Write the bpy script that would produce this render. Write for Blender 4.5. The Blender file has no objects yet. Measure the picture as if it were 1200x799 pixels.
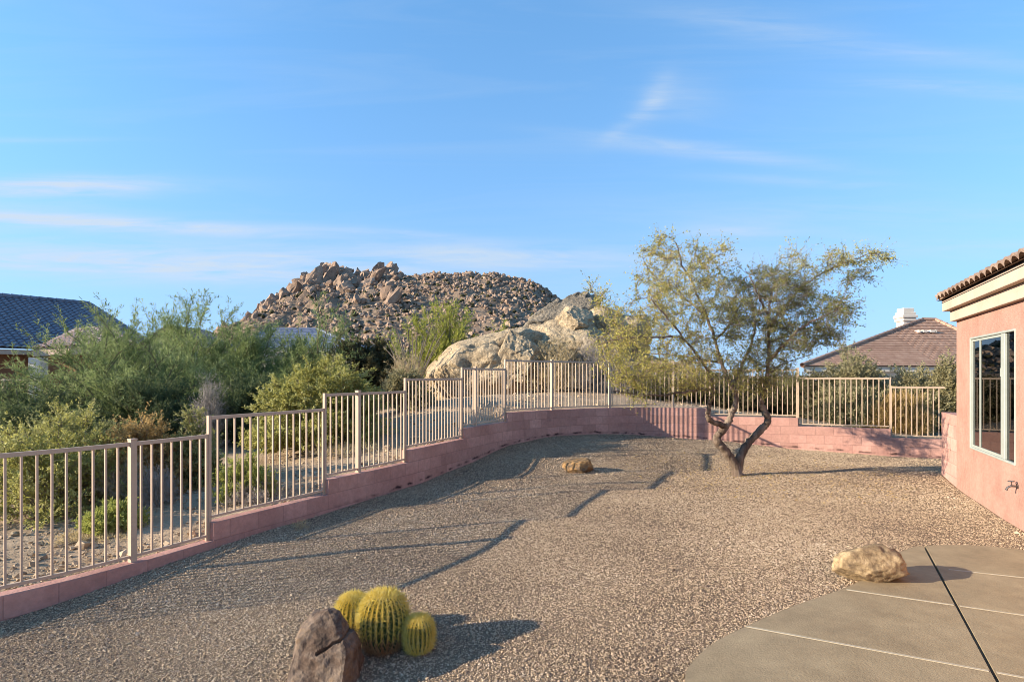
import bpy, bmesh, math, random
import numpy as np
from mathutils import Vector, Matrix, noise as mnoise
from mathutils.geometry import delaunay_2d_cdt

C = bpy.context.scene.collection
SC = bpy.context.scene
rad = math.radians
FPX, HX, HY = 702.0, 600.0, 440.0        # focal length and vanishing centre, in pixels of the 1200 px photograph
CZ = 1.9                                  # camera height

# ------------------------------------------------------------------ camera
cam = bpy.data.cameras.new('camera'); camo = bpy.data.objects.new('camera', cam); C.objects.link(camo)
cam.sensor_width = 36; cam.lens = FPX / 1200 * 36; cam.shift_y = (HY - 399.5) / 1200
cam.clip_start = .05; cam.clip_end = 6000
camo.location = (0, 0, CZ); camo.rotation_euler = (rad(90), 0, 0)
SC.camera = camo

# ------------------------------------------------------------------ light
SUN_EL, SUN_AZ = rad(17), rad(11)          # shadows run to +X, turned 9 degrees away from the camera
travel = Vector((math.cos(SUN_AZ) * math.cos(SUN_EL), math.sin(SUN_AZ) * math.cos(SUN_EL), -math.sin(SUN_EL)))
sl = bpy.data.lights.new('sun', 'SUN'); sl.energy = 3.9; sl.angle = rad(.4); sl.color = (1, .87, .69)
so = bpy.data.objects.new('sun', sl); C.objects.link(so)
so.rotation_euler = travel.to_track_quat('-Z', 'Y').to_euler(); so.location = (-30, -5, 15)

SC.cycles.filter_width = .95
SC.view_settings.view_transform = 'Standard'; SC.view_settings.look = 'None'
SC.view_settings.exposure = 1.46; SC.view_settings.gamma = 1

w = bpy.data.worlds.new('World'); SC.world = w; w.use_nodes = True
nt = w.node_tree; nt.nodes.clear()
def nd(t, **k):
    n = nt.nodes.new(t)
    for a, v in k.items(): setattr(n, a, v)
    return n
def lk(a, b): nt.links.new(a, b)
def mth(op, a, b=None, c=None):
    n = nd('ShaderNodeMath', operation=op)
    for i, v in enumerate((a, b, c)):
        if v is None: continue
        if isinstance(v, (int, float)): n.inputs[i].default_value = v
        else: lk(v, n.inputs[i])
    return n.outputs[0]
sky = nd('ShaderNodeTexSky', sky_type='NISHITA', sun_disc=False)
sky.sun_elevation = SUN_EL
sky.sun_rotation = math.atan2(-travel.x, -travel.y)
sky.altitude = 700; sky.air_density = 1.0; sky.dust_density = 0; sky.ozone_density = 1.9
tc = nd('ShaderNodeTexCoord'); sp = nd('ShaderNodeSeparateXYZ'); lk(tc.outputs['Generated'], sp.inputs[0])
dx, dy, dz = sp.outputs
skz = nd('ShaderNodeCombineXYZ'); lk(dx, skz.inputs[0]); lk(dy, skz.inputs[1]); lk(mth('MULTIPLY_ADD', dz, .8, .3), skz.inputs[2])   # a clear dry sky: even blue, no glare band
skn = nd('ShaderNodeVectorMath', operation='NORMALIZE'); lk(skz.outputs[0], skn.inputs[0]); lk(skn.outputs[0], sky.inputs[0])
ysafe = mth('MAXIMUM', dy, .05)
U = mth('DIVIDE', dx, ysafe); V = mth('DIVIDE', dz, ysafe)
def cnoise(su, sv, off, detail=6, rough=.6, dist=.4):
    cb = nd('ShaderNodeCombineXYZ'); lk(mth('MULTIPLY', U, su), cb.inputs[0]); lk(mth('MULTIPLY', V, sv), cb.inputs[1]); cb.inputs[2].default_value = off
    n = nd('ShaderNodeTexNoise'); n.inputs['Scale'].default_value = 1; n.inputs['Detail'].default_value = detail
    n.inputs['Roughness'].default_value = rough; n.inputs['Distortion'].default_value = dist
    lk(cb.outputs[0], n.inputs['Vector']); return n.outputs[0]
def blob(px, py, wx, wy, ang=0, amp=1):
    # one bank of thin cirrus, as a soft ellipse of sky directions
    u0, v0 = (px - HX) / FPX, (HY - py) / FPX; ca, sa = math.cos(rad(ang)), math.sin(rad(ang))
    a = mth('SUBTRACT', U, u0); b = mth('SUBTRACT', V, v0)
    p = mth('MULTIPLY', mth('ADD', mth('MULTIPLY', a, ca), mth('MULTIPLY', b, sa)), FPX / wx)
    q = mth('MULTIPLY', mth('SUBTRACT', mth('MULTIPLY', b, ca), mth('MULTIPLY', a, sa)), FPX / wy)
    r2 = mth('ADD', mth('MULTIPLY', p, p), mth('MULTIPLY', q, q))
    return mth('MULTIPLY', mth('POWER', 2.718, mth('MULTIPLY', r2, -1.0)), amp)
blobs = [(60, 219, 130, 11, 1, 1.7), (130, 262, 190, 8, -3, 1.6), (20, 250, 120, 16, 0, .5), (170, 309, 330, 22, -2, 1.5), (440, 272, 110, 6, -4, .5),
         (480, 300, 260, 16, 0, .6), (742, 140, 40, 9, 35, .40), (768, 115, 34, 14, 62, .42), (795, 118, 44, 26, 10, .28), (780, 168, 140, 7, -6, .32), (870, 185, 160, 8, -6, .4), (890, 30, 150, 22, -10, .3),
         (1100, 65, 150, 11, -6, .3), (1140, 105, 130, 9, -4, .5), (850, 272, 70, 8, 0, .7), (1010, 250, 260, 20, 0, .35), (680, 303, 220, 14, -1, .55), (1120, 290, 200, 16, 0, .4), (30, 165, 110, 4, 0, .3), (930, 212, 120, 7, -3, .35)]
acc = None
for b in blobs:
    v = blob(*b); acc = v if acc is None else mth('ADD', acc, v)
n1 = cnoise(3.2, 34, 1.7, 7, .62, .8); n2 = cnoise(9, 70, 5.1, 5, .6, .3)
streak = mth('ADD', mth('MULTIPLY', n1, .75), mth('MULTIPLY', n2, .25))
str_ = nd('ShaderNodeMapRange'); lk(streak, str_.inputs[0]); str_.inputs[1].default_value = .3; str_.inputs[2].default_value = .66
thin = nd('ShaderNodeMapRange'); lk(cnoise(1.6, 14, 9.3, 8, .6, 1.0), thin.inputs[0]); thin.inputs[1].default_value = .45; thin.inputs[2].default_value = .85
cl = mth('ADD', mth('MULTIPLY', acc, str_.outputs[0]), mth('MULTIPLY', thin.outputs[0], .16))
front = nd('ShaderNodeMapRange'); lk(dy, front.inputs[0]); front.inputs[1].default_value = .08; front.inputs[2].default_value = .3
cl = mth('MULTIPLY', mth('MINIMUM', cl, 1.0), front.outputs[0])
hz = nd('ShaderNodeMapRange'); lk(dz, hz.inputs[0]); hz.inputs[1].default_value = 0; hz.inputs[2].default_value = .04
cl = mth('MULTIPLY', mth('MULTIPLY', cl, hz.outputs[0]), .9)
hs = nd('ShaderNodeHueSaturation'); hs.inputs['Saturation'].default_value = 1.1; hs.inputs['Value'].default_value = 1.0
tn = nd('ShaderNodeMix', data_type='RGBA', blend_type='MULTIPLY'); tn.inputs[0].default_value = 1; lk(sky.outputs[0], tn.inputs[6]); tn.inputs[7].default_value = (.86, 1.01, 1.03, 1); lk(tn.outputs[2], hs.inputs['Color'])
air = mth('MULTIPLY', mth('POWER', 2.718, mth('MULTIPLY', mth('MAXIMUM', dz, 0.0), -5.5)), .72)
ma = nd('ShaderNodeMix', data_type='RGBA'); lk(air, ma.inputs[0]); lk(hs.outputs[0], ma.inputs[6]); ma.inputs[7].default_value = (1.38, 1.66, 1.95, 1)
mx = nd('ShaderNodeMix', data_type='RGBA'); lk(cl, mx.inputs[0]); lk(ma.outputs[2], mx.inputs[6]); mx.inputs[7].default_value = (1.6, 1.85, 2.15, 1)
bg = nd('ShaderNodeBackground'); bg.inputs[1].default_value = .15; lk(mx.outputs[2], bg.inputs[0])
wo = nd('ShaderNodeOutputWorld'); lk(bg.outputs[0], wo.inputs[0])

# ------------------------------------------------------------------ helpers
def at(px, py, d):
    return Vector(((px - HX) / FPX * d, d, CZ + (HY - py) / FPX * d))
def xz(px, d): return (px - HX) / FPX * d

def tag(o, label=None, cat=None, group=None, kind=None):
    if label: o['label'] = label
    if cat: o['category'] = cat
    if group: o['group'] = group
    if kind: o['kind'] = kind
    return o
def thing(name, label, cat, loc=(0, 0, 0), rz=0, group=None):
    o = bpy.data.objects.new(name, None); C.objects.link(o); o.location = loc; o.rotation_euler = (0, 0, rz)
    o.empty_display_size = .2
    return tag(o, label, cat, group)

class MB:
    def __init__(s): s.V = []; s.F = []; s.n = 0
    def add(s, V, F):
        V = np.asarray(V, float).reshape(-1, 3); F = np.asarray(F, int)
        s.V.append(V); s.F.append(F + s.n); s.n += len(V); return s
    def box(s, lo, hi, M=None):
        x0, y0, z0 = lo; x1, y1, z1 = hi
        V = np.array([(x0, y0, z0), (x1, y0, z0), (x1, y1, z0), (x0, y1, z0), (x0, y0, z1), (x1, y0, z1), (x1, y1, z1), (x0, y1, z1)], float)
        if M is not None: V = np.array([M @ Vector(v) for v in V])
        return s.add(V, [(0, 3, 2, 1), (4, 5, 6, 7), (0, 1, 5, 4), (1, 2, 6, 5), (2, 3, 7, 6), (3, 0, 4, 7)])
    def prism(s, poly, z0, z1):
        n = len(poly)
        V = [(p[0], p[1], z0) for p in poly] + [(p[0], p[1], z1) for p in poly]
        s.add(V, [(i, (i + 1) % n, n + (i + 1) % n, n + i) for i in range(n)])
        s.poly([(p[0], p[1], z1) for p in poly]); s.poly([(p[0], p[1], z0) for p in poly][::-1]); return s
    def poly(s, pts):
        return s.add(pts, [list(range(len(pts)))])
    def tube(s, P, R, k=6):
        P = np.asarray(P, float); n = len(P); R = np.broadcast_to(np.asarray(R, float), (n,))
        T = np.gradient(P, axis=0); T /= np.linalg.norm(T, axis=1)[:, None] + 1e-9
        ref = np.array((0., 0, 1)) if abs(T[0][2]) < .9 else np.array((1., 0, 0))
        A = np.cross(T, ref); A /= np.linalg.norm(A, axis=1)[:, None] + 1e-9
        B = np.cross(T, A)
        th = np.arange(k) * 2 * np.pi / k
        ring = P[:, None, :] + R[:, None, None] * (np.cos(th)[None, :, None] * A[:, None, :] + np.sin(th)[None, :, None] * B[:, None, :])
        F = [(i * k + j, i * k + (j + 1) % k, (i + 1) * k + (j + 1) % k, (i + 1) * k + j) for i in range(n - 1) for j in range(k)]
        s.add(ring.reshape(-1, 3), F)
        return s
    def build(s, name, mat, parent=None, smooth=False, loc=None, uv=None):
        me = bpy.data.meshes.new(name)
        V = np.concatenate(s.V); sizes = []; idx = []
        for F in s.F:
            if F.ndim == 2: sizes.append(np.full(len(F), F.shape[1])); idx.append(F.ravel())
        sizes = np.concatenate(sizes); idx = np.concatenate(idx)
        me.vertices.add(len(V)); me.vertices.foreach_set('co', V.astype(np.float32).ravel())
        me.loops.add(len(idx)); me.loops.foreach_set('vertex_index', idx.astype(np.int32))
        me.polygons.add(len(sizes)); st = np.concatenate(([0], np.cumsum(sizes)[:-1]))
        me.polygons.foreach_set('loop_start', st.astype(np.int32)); me.polygons.foreach_set('loop_total', sizes.astype(np.int32))
        me.polygons.foreach_set('use_smooth', np.full(len(sizes), smooth))
        if uv is not None:
            l = me.uv_layers.new(name='UVMap'); l.data.foreach_set('uv', np.asarray(uv, np.float32)[idx].ravel())
        me.update(calc_edges=True); me.validate()
        if mat: me.materials.append(mat)
        o = bpy.data.objects.new(name, me); C.objects.link(o)
        if parent: o.parent = parent
        if loc is not None: o.location = loc
        return o

def rot2(u): # matrix with local x along u (2D), z up
    return Matrix(((u[0], -u[1], 0, 0), (u[1], u[0], 0, 0), (0, 0, 1, 0), (0, 0, 0, 1)))

# ------------------------------------------------------------------ materials
def mat(name, cols, scale=4, detail=8, rough=.9, bump=0, bscale=30, coord='Object', stretch=None, island=False, transl=0, spec=.3, metal=0, nrough=.6, fine=None, bdist=.02):
    m = bpy.data.materials.new(name); m.use_nodes = True; t = m.node_tree; N = t.nodes; L = t.links
    b = N['Principled BSDF']; b.inputs['Roughness'].default_value = rough; b.inputs['Metallic'].default_value = metal
    b.inputs['Specular IOR Level'].default_value = spec
    if not isinstance(cols[0], (tuple, list)): cols = [cols, cols]
    if len(cols[0]) == 3: cols = [(i / (len(cols) - 1), c) for i, c in enumerate(cols)]
    else: cols = [(c[0], c[1:]) for c in cols]
    tcn = N.new('ShaderNodeTexCoord'); vec = tcn.outputs[coord]
    if stretch:
        mp = N.new('ShaderNodeMapping'); mp.inputs['Scale'].default_value = stretch; L.new(vec, mp.inputs[0]); vec = mp.outputs[0]
    nz = N.new('ShaderNodeTexNoise'); nz.inputs['Scale'].default_value = scale; nz.inputs['Detail'].default_value = detail; nz.inputs['Roughness'].default_value = nrough
    L.new(vec, nz.inputs['Vector'])
    fac = nz.outputs[0]
    mr = N.new('ShaderNodeMapRange'); mr.inputs[1].default_value = .28; mr.inputs[2].default_value = .72; L.new(fac, mr.inputs[0]); fac = mr.outputs[0]
    if island:
        g = N.new('ShaderNodeNewGeometry'); ma = N.new('ShaderNodeMath'); ma.operation = 'MULTIPLY_ADD'; ma.inputs[1].default_value = island
        mb = N.new('ShaderNodeMath'); mb.operation = 'MULTIPLY'; mb.inputs[1].default_value = 1 - island
        L.new(fac, mb.inputs[0]); L.new(g.outputs['Random Per Island'], ma.inputs[0]); L.new(mb.outputs[0], ma.inputs[2]); fac = ma.outputs[0]
    cr = N.new('ShaderNodeValToRGB'); e = cr.color_ramp.elements
    while len(e) < len(cols): e.new(.5)
    for i, (p, c) in enumerate(cols): e[i].position = p; e[i].color = (*c, 1)
    L.new(fac, cr.inputs[0]); col = cr.outputs[0]
    if fine:   # (scale, dark, light): small mottling multiplied in
        f2 = N.new('ShaderNodeTexNoise'); f2.inputs['Scale'].default_value = fine[0]; f2.inputs['Detail'].default_value = 6; f2.inputs['Roughness'].default_value = .7; L.new(vec, f2.inputs['Vector'])
        m2 = N.new('ShaderNodeMapRange'); m2.inputs[1].default_value = .3; m2.inputs[2].default_value = .7; m2.inputs[3].default_value = fine[1]; m2.inputs[4].default_value = fine[2]; L.new(f2.outputs[0], m2.inputs[0])
        mm = N.new('ShaderNodeMix'); mm.data_type = 'RGBA'; mm.blend_type = 'MULTIPLY'; mm.inputs[0].default_value = 1; L.new(col, mm.inputs[6]); L.new(m2.outputs[0], mm.inputs[7]); col = mm.outputs[2]
    L.new(col, b.inputs['Base Color'])
    if bump:
        bn = N.new('ShaderNodeTexNoise'); bn.inputs['Scale'].default_value = bscale; bn.inputs['Detail'].default_value = 8; bn.inputs['Roughness'].default_value = .65; L.new(vec, bn.inputs['Vector'])
        bp = N.new('ShaderNodeBump'); bp.inputs['Strength'].default_value = bump; bp.inputs['Distance'].default_value = bdist; L.new(bn.outputs[0], bp.inputs['Height']); L.new(bp.outputs[0], b.inputs['Normal'])
    if transl:
        tr = N.new('ShaderNodeBsdfTranslucent'); L.new(col, tr.inputs[0]); ms = N.new('ShaderNodeMixShader'); ms.inputs[0].default_value = transl
        L.new(b.outputs[0], ms.inputs[1]); L.new(tr.outputs[0], ms.inputs[2]); L.new(ms.outputs[0], N['Material Output'].inputs[0])
    return m

M = {}
M['gravel_bed'] = mat('gravel_bed', [(.15, .10, .06), (.21, .145, .09), (.28, .195, .12)], scale=45, bump=.9, bscale=60, fine=(.6, .85, 1.15), coord='Object')
M['stones'] = mat('gravel_stones', [(0, .06, .043, .034), (.16, .16, .113, .083), (.4, .36, .262, .168), (.75, .48, .36, .24), (1, .64, .53, .40)], scale=.5, detail=5, island=.68, rough=.95, spec=.1)
M['sand'] = mat('desert_sand', [(.29, .205, .13), (.40, .29, .19), (.49, .365, .245)], scale=.9, detail=10, bump=.9, bscale=14, fine=(16, .7, 1.15), rough=.98, spec=.05, bdist=.05)
M['sand_stones'] = mat('desert_stones', [(.22, .155, .10), (.42, .31, .20), (.54, .42, .29)], scale=.5, island=.8, rough=.95, spec=.1)
M['concrete'] = mat('patio_concrete', [(.24, .176, .10), (.325, .246, .142), (.38, .295, .175)], scale=1.3, detail=14, bump=.3, bscale=60, fine=(7, .82, 1.08), rough=.8, nrough=.7)
M['sealant'] = mat('pale_joint_sealant', [(.38, .32, .22), (.5, .43, .31)], scale=8, rough=.8)
M['joint'] = mat('dark_joint_gap', [(.03, .027, .024), (.05, .043, .038)], scale=20, rough=.9)
M['stucco'] = mat('salmon_stucco', [(.36, .195, .148), (.425, .245, .19), (.47, .285, .222)], scale=2.2, detail=10, bump=.6, bscale=42, fine=(18, .84, 1.10), rough=.95, spec=.1, bdist=.03)
M['trim'] = mat('cream_pink_trim', [(.47, .35, .27), (.55, .42, .33)], scale=3, bump=.2, bscale=60, rough=.95, spec=.1)
M['paletrim'] = mat('pale_trim', [(.60, .53, .44), (.70, .62, .52)], scale=3, bump=.2, bscale=40, rough=.9)
M['fence'] = mat('tan_fence_paint', [(.50, .365, .255), (.56, .42, .30)], scale=6, rough=.55, spec=.35, fine=(50, .92, 1.04))
M['rusty'] = mat('dark_fence_paint', [(.30, .22, .17), (.38, .28, .21)], scale=6, rough=.6)
M['frame'] = mat('window_frame_paint', [(.30, .32, .28), (.37, .39, .345)], scale=5, rough=.5)
M['curtain'] = mat('beige_blind', [(.5, .40, .27), (.6, .5, .35)], scale=3, stretch=(30, 30, 1))
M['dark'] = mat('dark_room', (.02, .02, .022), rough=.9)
M['brass'] = mat('faucet_metal', [(.12, .10, .09), (.25, .22, .2)], scale=30, rough=.4, metal=.8)
M['clay'] = mat('clay_roof_tile', [(.17, .115, .085), (.30, .205, .15), (.42, .31, .235)], scale=5, island=False, bump=.3, bscale=40, rough=.9)
M['bluetile'] = mat('slate_blue_roof_tile', [(.10, .10, .125), (.16, .155, .185), (.24, .22, .24)], scale=3, detail=10, rough=.45, spec=.6)
M['browntile'] = mat('brown_roof_tile', [(.28, .16, .105), (.37, .225, .155), (.44, .285, .20)], scale=2.5, detail=12, rough=.9, fine=(12, .8, 1.15))
M['pinktile'] = mat('pinkish_roof_tile', [(.34, .24, .20), (.46, .34, .29)], scale=3, rough=.9)
M['rustwall'] = mat('rust_stucco', [(.26, .12, .06), (.34, .16, .09)], scale=2, rough=.95)
M['creamwall'] = mat('cream_stucco', [(.55, .46, .36), (.62, .53, .43)], scale=2, rough=.95)
M['solar'] = mat('grey_blue_roofing', [(.13, .15, .21), (.19, .21, .27)], scale=3, rough=.5, spec=.5)
M['bark'] = mat('mesquite_bark', [(.07, .048, .035), (.18, .13, .095), (.34, .265, .20)], scale=9, detail=10, bump=1, bscale=26, stretch=(1, 1, .3), rough=.98, spec=.1, bdist=.04)
M['twig'] = mat('grey_brown_twig', [(.13, .10, .075), (.26, .21, .17)], scale=4, rough=.95, spec=.1)
M['pvstem'] = mat('green_grey_stem', [(.10, .10, .05), (.22, .20, .13)], scale=4, rough=.9, spec=.1)
M['greystem'] = mat('pale_dead_stem', [(.22, .19, .16), (.40, .36, .31)], scale=4, rough=.9, spec=.1)
def leafm(name, cols, tr=.42): return mat(name, cols, scale=1.6, detail=3, island=.6, rough=.75, transl=tr, spec=.2)
M['mesq_y'] = leafm('mesquite_leaf_olive', [(.200, .213, .050), (.350, .325, .075), (.525, .438, .125), (.550, .362, .125)], .35)
M['mesq_g'] = leafm('mesquite_leaf_green', [(.11, .12, .03), (.21, .21, .06), (.38, .33, .11)], .45)
M['pv'] = leafm('palo_verde_twigs', [(.12, .16, .055), (.22, .27, .095), (.38, .41, .19)])
M['pvy'] = leafm('yellow_palo_verde_twigs', [(.200, .225, .037), (.325, .338, .062), (.450, .425, .100)])
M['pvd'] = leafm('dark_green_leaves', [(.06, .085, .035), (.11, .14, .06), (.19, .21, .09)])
M['joj'] = leafm('jojoba_leaves', [(.175, .175, .056), (.312, .300, .112), (.475, .450, .225)])
M['jojy'] = leafm('yellow_jojoba_leaves', [(.225, .200, .031), (.400, .338, .062), (.550, .475, .150)])
M['jojo'] = leafm('orange_dry_leaves', [(.275, .175, .062), (.450, .300, .112), (.575, .425, .200)])
M['jojb'] = leafm('olive_jojoba_leaves', [(.22, .21, .05), (.38, .36, .10), (.60, .57, .28)], .48)
M['olive'] = leafm('olive_grey_leaves', [(.17, .15, .07), (.32, .28, .14), (.48, .43, .26)])
M['oldark'] = leafm('dark_olive_leaves', [(.056, .050, .025), (.106, .094, .044), (.188, .163, .075)])
M['dry'] = leafm('dry_straw', [(.375, .275, .138), (.525, .413, .225), (.675, .550, .338)])
M['drygrey'] = leafm('grey_dead_twigs', [(.213, .175, .150), (.350, .300, .263), (.500, .450, .400)])
M['britt'] = leafm('brittlebush_leaves', [(.200, .225, .050), (.338, .362, .088), (.500, .475, .150)])
M['boulder'] = mat('tan_granite', [(0, .10, .08, .06), (.15, .30, .23, .15), (.45, .49, .375, .24), (1, .62, .49, .32)], scale=1.3, detail=12, bump=1, bscale=7, rough=.97, spec=.1, fine=(15, .5, 1.22), bdist=.14, nrough=.65)
M['bouldergrey'] = mat('grey_granite', [(0, .09, .075, .06), (.4, .25, .21, .16), (1, .44, .36, .26)], scale=1.3, detail=12, bump=1, bscale=7, rough=.97, spec=.1, fine=(15, .48, 1.25), bdist=.14, nrough=.65)
M['rockgold'] = mat('golden_sandstone', [(0, .07, .055, .042), (.3, .24, .17, .10), (.6, .42, .30, .165), (1, .56, .43, .27)], scale=6, detail=12, bump=1, bscale=16, rough=.95, spec=.1, fine=(34, .6, 1.2), nrough=.7)
M['rockorange'] = mat('orange_sandstone', [(0, .06, .05, .045), (.3, .20, .14, .09), (.6, .36, .21, .09), (1, .48, .30, .14)], scale=7, detail=12, bump=1, bscale=18, rough=.95, spec=.1, fine=(34, .55, 1.2), nrough=.7)
M['rockbrown'] = mat('varnished_basalt', [(0, .03, .019, .012), (.35, .10, .06, .038), (.6, .17, .12, .085), (.8, .22, .14, .08), (1, .38, .20, .09)], scale=4.5, detail=10, bump=.7, bscale=18, rough=.8, spec=.3, fine=(24, .6, 1.2), nrough=.7)
M['hill'] = mat('hill_soil', [(.17, .115, .075), (.27, .185, .12), (.34, .245, .165)], scale=.05, detail=12, bump=.6, bscale=.5, rough=.98, fine=(.6, .55, 1.2), bdist=1)
M['hillrock'] = mat('hill_rocks', [(0, .15, .10, .07), (.35, .30, .205, .145), (1, .46, .335, .24)], scale=.12, detail=10, island=.45, rough=.97, spec=.1, fine=(.5, .6, 1.2))
M['cactus'] = mat('barrel_cactus_skin', [(.025, .05, .018), (.05, .085, .025)], scale=8, rough=.6)
M['spine'] = mat('golden_spines', [(.64, .46, .06), (.80, .63, .13), (.86, .76, .36)], scale=14, island=.6, rough=.6, transl=.2)
M['spineold'] = mat('old_brown_spines', [(.26, .13, .05), (.42, .24, .11), (.5, .36, .2)], scale=14, island=.6, rough=.7, transl=.2)
M['wool'] = mat('cactus_wool', [(.50, .40, .17), (.64, .54, .3)], scale=30, bump=.6, bscale=90)

# glass: clear, dark room seen through it, sky and yard reflected
g = bpy.data.materials.new('window_glass'); g.use_nodes = True; N = g.node_tree.nodes; L = g.node_tree.links; N.remove(N['Principled BSDF'])
fr = N.new('ShaderNodeFresnel'); fr.inputs[0].default_value = 1.6
tp = N.new('ShaderNodeBsdfTransparent'); tp.inputs[0].default_value = (.62, .64, .64, 1); gl = N.new('ShaderNodeBsdfGlossy'); gl.inputs['Roughness'].default_value = .015
ms = N.new('ShaderNodeMixShader'); L.new(fr.outputs[0], ms.inputs[0]); L.new(tp.outputs[0], ms.inputs[1]); L.new(gl.outputs[0], ms.inputs[2]); L.new(ms.outputs[0], N['Material Output'].inputs[0])
M['glass'] = g

# pink block wall: courses and head joints by UV, stains low on the wall
def blockwall():
    m = mat('pink_block', [(.50, .265, .215), (.57, .32, .26), (.63, .37, .30)], scale=1.4, detail=10, rough=.95, spec=.1, fine=(14, .84, 1.1))
    t = m.node_tree; N = t.nodes; L = t.links; b = N['Principled BSDF']
    src = b.inputs['Base Color'].links[0].from_socket
    uv = N.new('ShaderNodeTexCoord')
    br = N.new('ShaderNodeTexBrick'); br.inputs['Scale'].default_value = 1; br.inputs['Mortar Size'].default_value = .006; br.inputs['Mortar Smooth'].default_value = .4
    br.inputs['Brick Width'].default_value = .407; br.inputs['Row Height'].default_value = .2133
    br.inputs['Color1'].default_value = (1, 1, 1, 1); br.inputs['Color2'].default_value = (.80, .79, .78, 1); br.inputs['Mortar'].default_value = (.72, .72, .72, 1)
    L.new(uv.outputs['UV'], br.inputs['Vector'])
    mm = N.new('ShaderNodeMix'); mm.data_type = 'RGBA'; mm.blend_type = 'MULTIPLY'; mm.inputs[0].default_value = 1; L.new(src, mm.inputs[6]); L.new(br.outputs[0], mm.inputs[7])
    # mineral stains in patches
    n = N.new('ShaderNodeTexNoise'); n.inputs['Scale'].default_value = 2.1; n.inputs['Detail'].default_value = 9; n.inputs['Roughness'].default_value = .75; L.new(uv.outputs['UV'], n.inputs['Vector'])
    r = N.new('ShaderNodeMapRange'); r.inputs[1].default_value = .56; r.inputs[2].default_value = .72; r.inputs[3].default_value = 0; r.inputs[4].default_value = .35; L.new(n.outputs[0], r.inputs[0])
    m3 = N.new('ShaderNodeMix'); m3.data_type = 'RGBA'; L.new(r.outputs[0], m3.inputs[0]); L.new(mm.outputs[2], m3.inputs[6]); m3.inputs[7].default_value = (.22, .13, .115, 1)
    # black water marks and weep holes in a broken line just above the gravel
    u2 = N.new('ShaderNodeUVMap'); u2.uv_map = 'GroundHeight'; s2 = N.new('ShaderNodeSeparateXYZ'); L.new(u2.outputs[0], s2.inputs[0])
    def mt(op, a, b_=None, clamp=False):
        q = N.new('ShaderNodeMath'); q.operation = op; q.use_clamp = clamp
        for i_, v_ in enumerate((a, b_)):
            if v_ is None: continue
            if isinstance(v_, (int, float)): q.inputs[i_].default_value = v_
            else: L.new(v_, q.inputs[i_])
        return q.outputs[0]
    nw = N.new('ShaderNodeTexNoise'); nw.inputs['Scale'].default_value = 5; nw.inputs['Detail'].default_value = 4; L.new(u2.outputs[0], nw.inputs['Vector'])
    cu = N.new('ShaderNodeCombineXYZ'); L.new(mt('MULTIPLY', s2.outputs[0], 3.1), cu.inputs[0]); nb = N.new('ShaderNodeTexNoise'); nb.inputs['Scale'].default_value = 1; nb.inputs['Detail'].default_value = 3; L.new(cu.outputs[0], nb.inputs['Vector'])
    band = mt('SUBTRACT', 1.0, mt('DIVIDE', mt('ABSOLUTE', mt('SUBTRACT', s2.outputs[1], mt('ADD', .055, mt('MULTIPLY', mt('SUBTRACT', nw.outputs[0], .5), .10)))), .034), True)
    dash = mt('MULTIPLY', mt('SUBTRACT', nb.outputs[0], .46), 9.0, True); far_ = mt('MULTIPLY', mt('SUBTRACT', s2.outputs[0], 9.5), .6, True)
    mk = mt('MULTIPLY', mt('MULTIPLY', mt('MULTIPLY', band, dash, True), far_), 1.1, True)
    m4 = N.new('ShaderNodeMix'); m4.data_type = 'RGBA'; L.new(mk, m4.inputs[0]); L.new(m3.outputs[2], m4.inputs[6]); m4.inputs[7].default_value = (.06, .035, .032, 1)
    L.new(m4.outputs[2], b.inputs['Base Color'])
    bp = N.new('ShaderNodeBump'); bp.inputs['Strength'].default_value = .5; bp.inputs['Distance'].default_value = .012
    bn = N.new('ShaderNodeTexNoise'); bn.inputs['Scale'].default_value = 45; bn.inputs['Detail'].default_value = 6; L.new(uv.outputs['Object'], bn.inputs['Vector'])
    ad = N.new('ShaderNodeMath'); ad.operation = 'MULTIPLY_ADD'; ad.inputs[1].default_value = -1.0; L.new(br.outputs['Fac'], ad.inputs[0]); L.new(bn.outputs[0], ad.inputs[2])
    L.new(ad.outputs[0], bp.inputs['Height']); L.new(bp.outputs[0], b.inputs['Normal'])
    return m
M['block'] = blockwall()

# ------------------------------------------------------------------ plan: garden wall path and ground heights
def cr_spline(P, per=24):
    P = np.asarray(P, float); Q = np.vstack((2 * P[0] - P[1], P, 2 * P[-1] - P[-2])); out = []
    for i in range(1, len(Q) - 2):
        t = np.linspace(0, 1, per, endpoint=False)[:, None]; a, b, c, d = Q[i - 1], Q[i], Q[i + 1], Q[i + 2]
        out.append(.5 * (2 * b + (c - a) * t + (2 * a - 5 * b + 4 * c - d) * t ** 2 + (3 * b - a - 3 * c + d) * t ** 3))
    return np.vstack(out + [P[-1:]])
def P2(px, d): return (xz(px, d), d)
KN = [(-7.7, .6), (-6.2, 3.2), P2(0, 5.25), P2(160, 6.2), P2(250, 7.02), P2(385, 8.68), P2(479, 10.4), P2(545, 12.3), P2(595, 14.0), P2(649, 15.15), P2(700, 15.95), P2(752, 16.3), P2(832, 15.95), P2(935, 15.3), P2(1044, 14.55), P2(1108, 14.15)]
path = cr_spline(KN)
seg = np.linalg.norm(np.diff(path, axis=0), axis=1); arc = np.concatenate(([0], np.cumsum(seg))); TOT = arc[-1]
def pt(s): return np.array((np.interp(s, arc, path[:, 0]), np.interp(s, arc, path[:, 1])))
def dr(s):
    d = pt(min(s + .05, TOT)) - pt(max(s - .05, 0)); return d / np.linalg.norm(d)
def nrm(s): d = dr(s); return np.array((-d[1], d[0]))       # outward
def s_at_px(px):
    p = HX + FPX * path[:, 0] / np.maximum(path[:, 1], .3); i = np.argmin(np.abs(p - px)); return arc[i]
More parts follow.
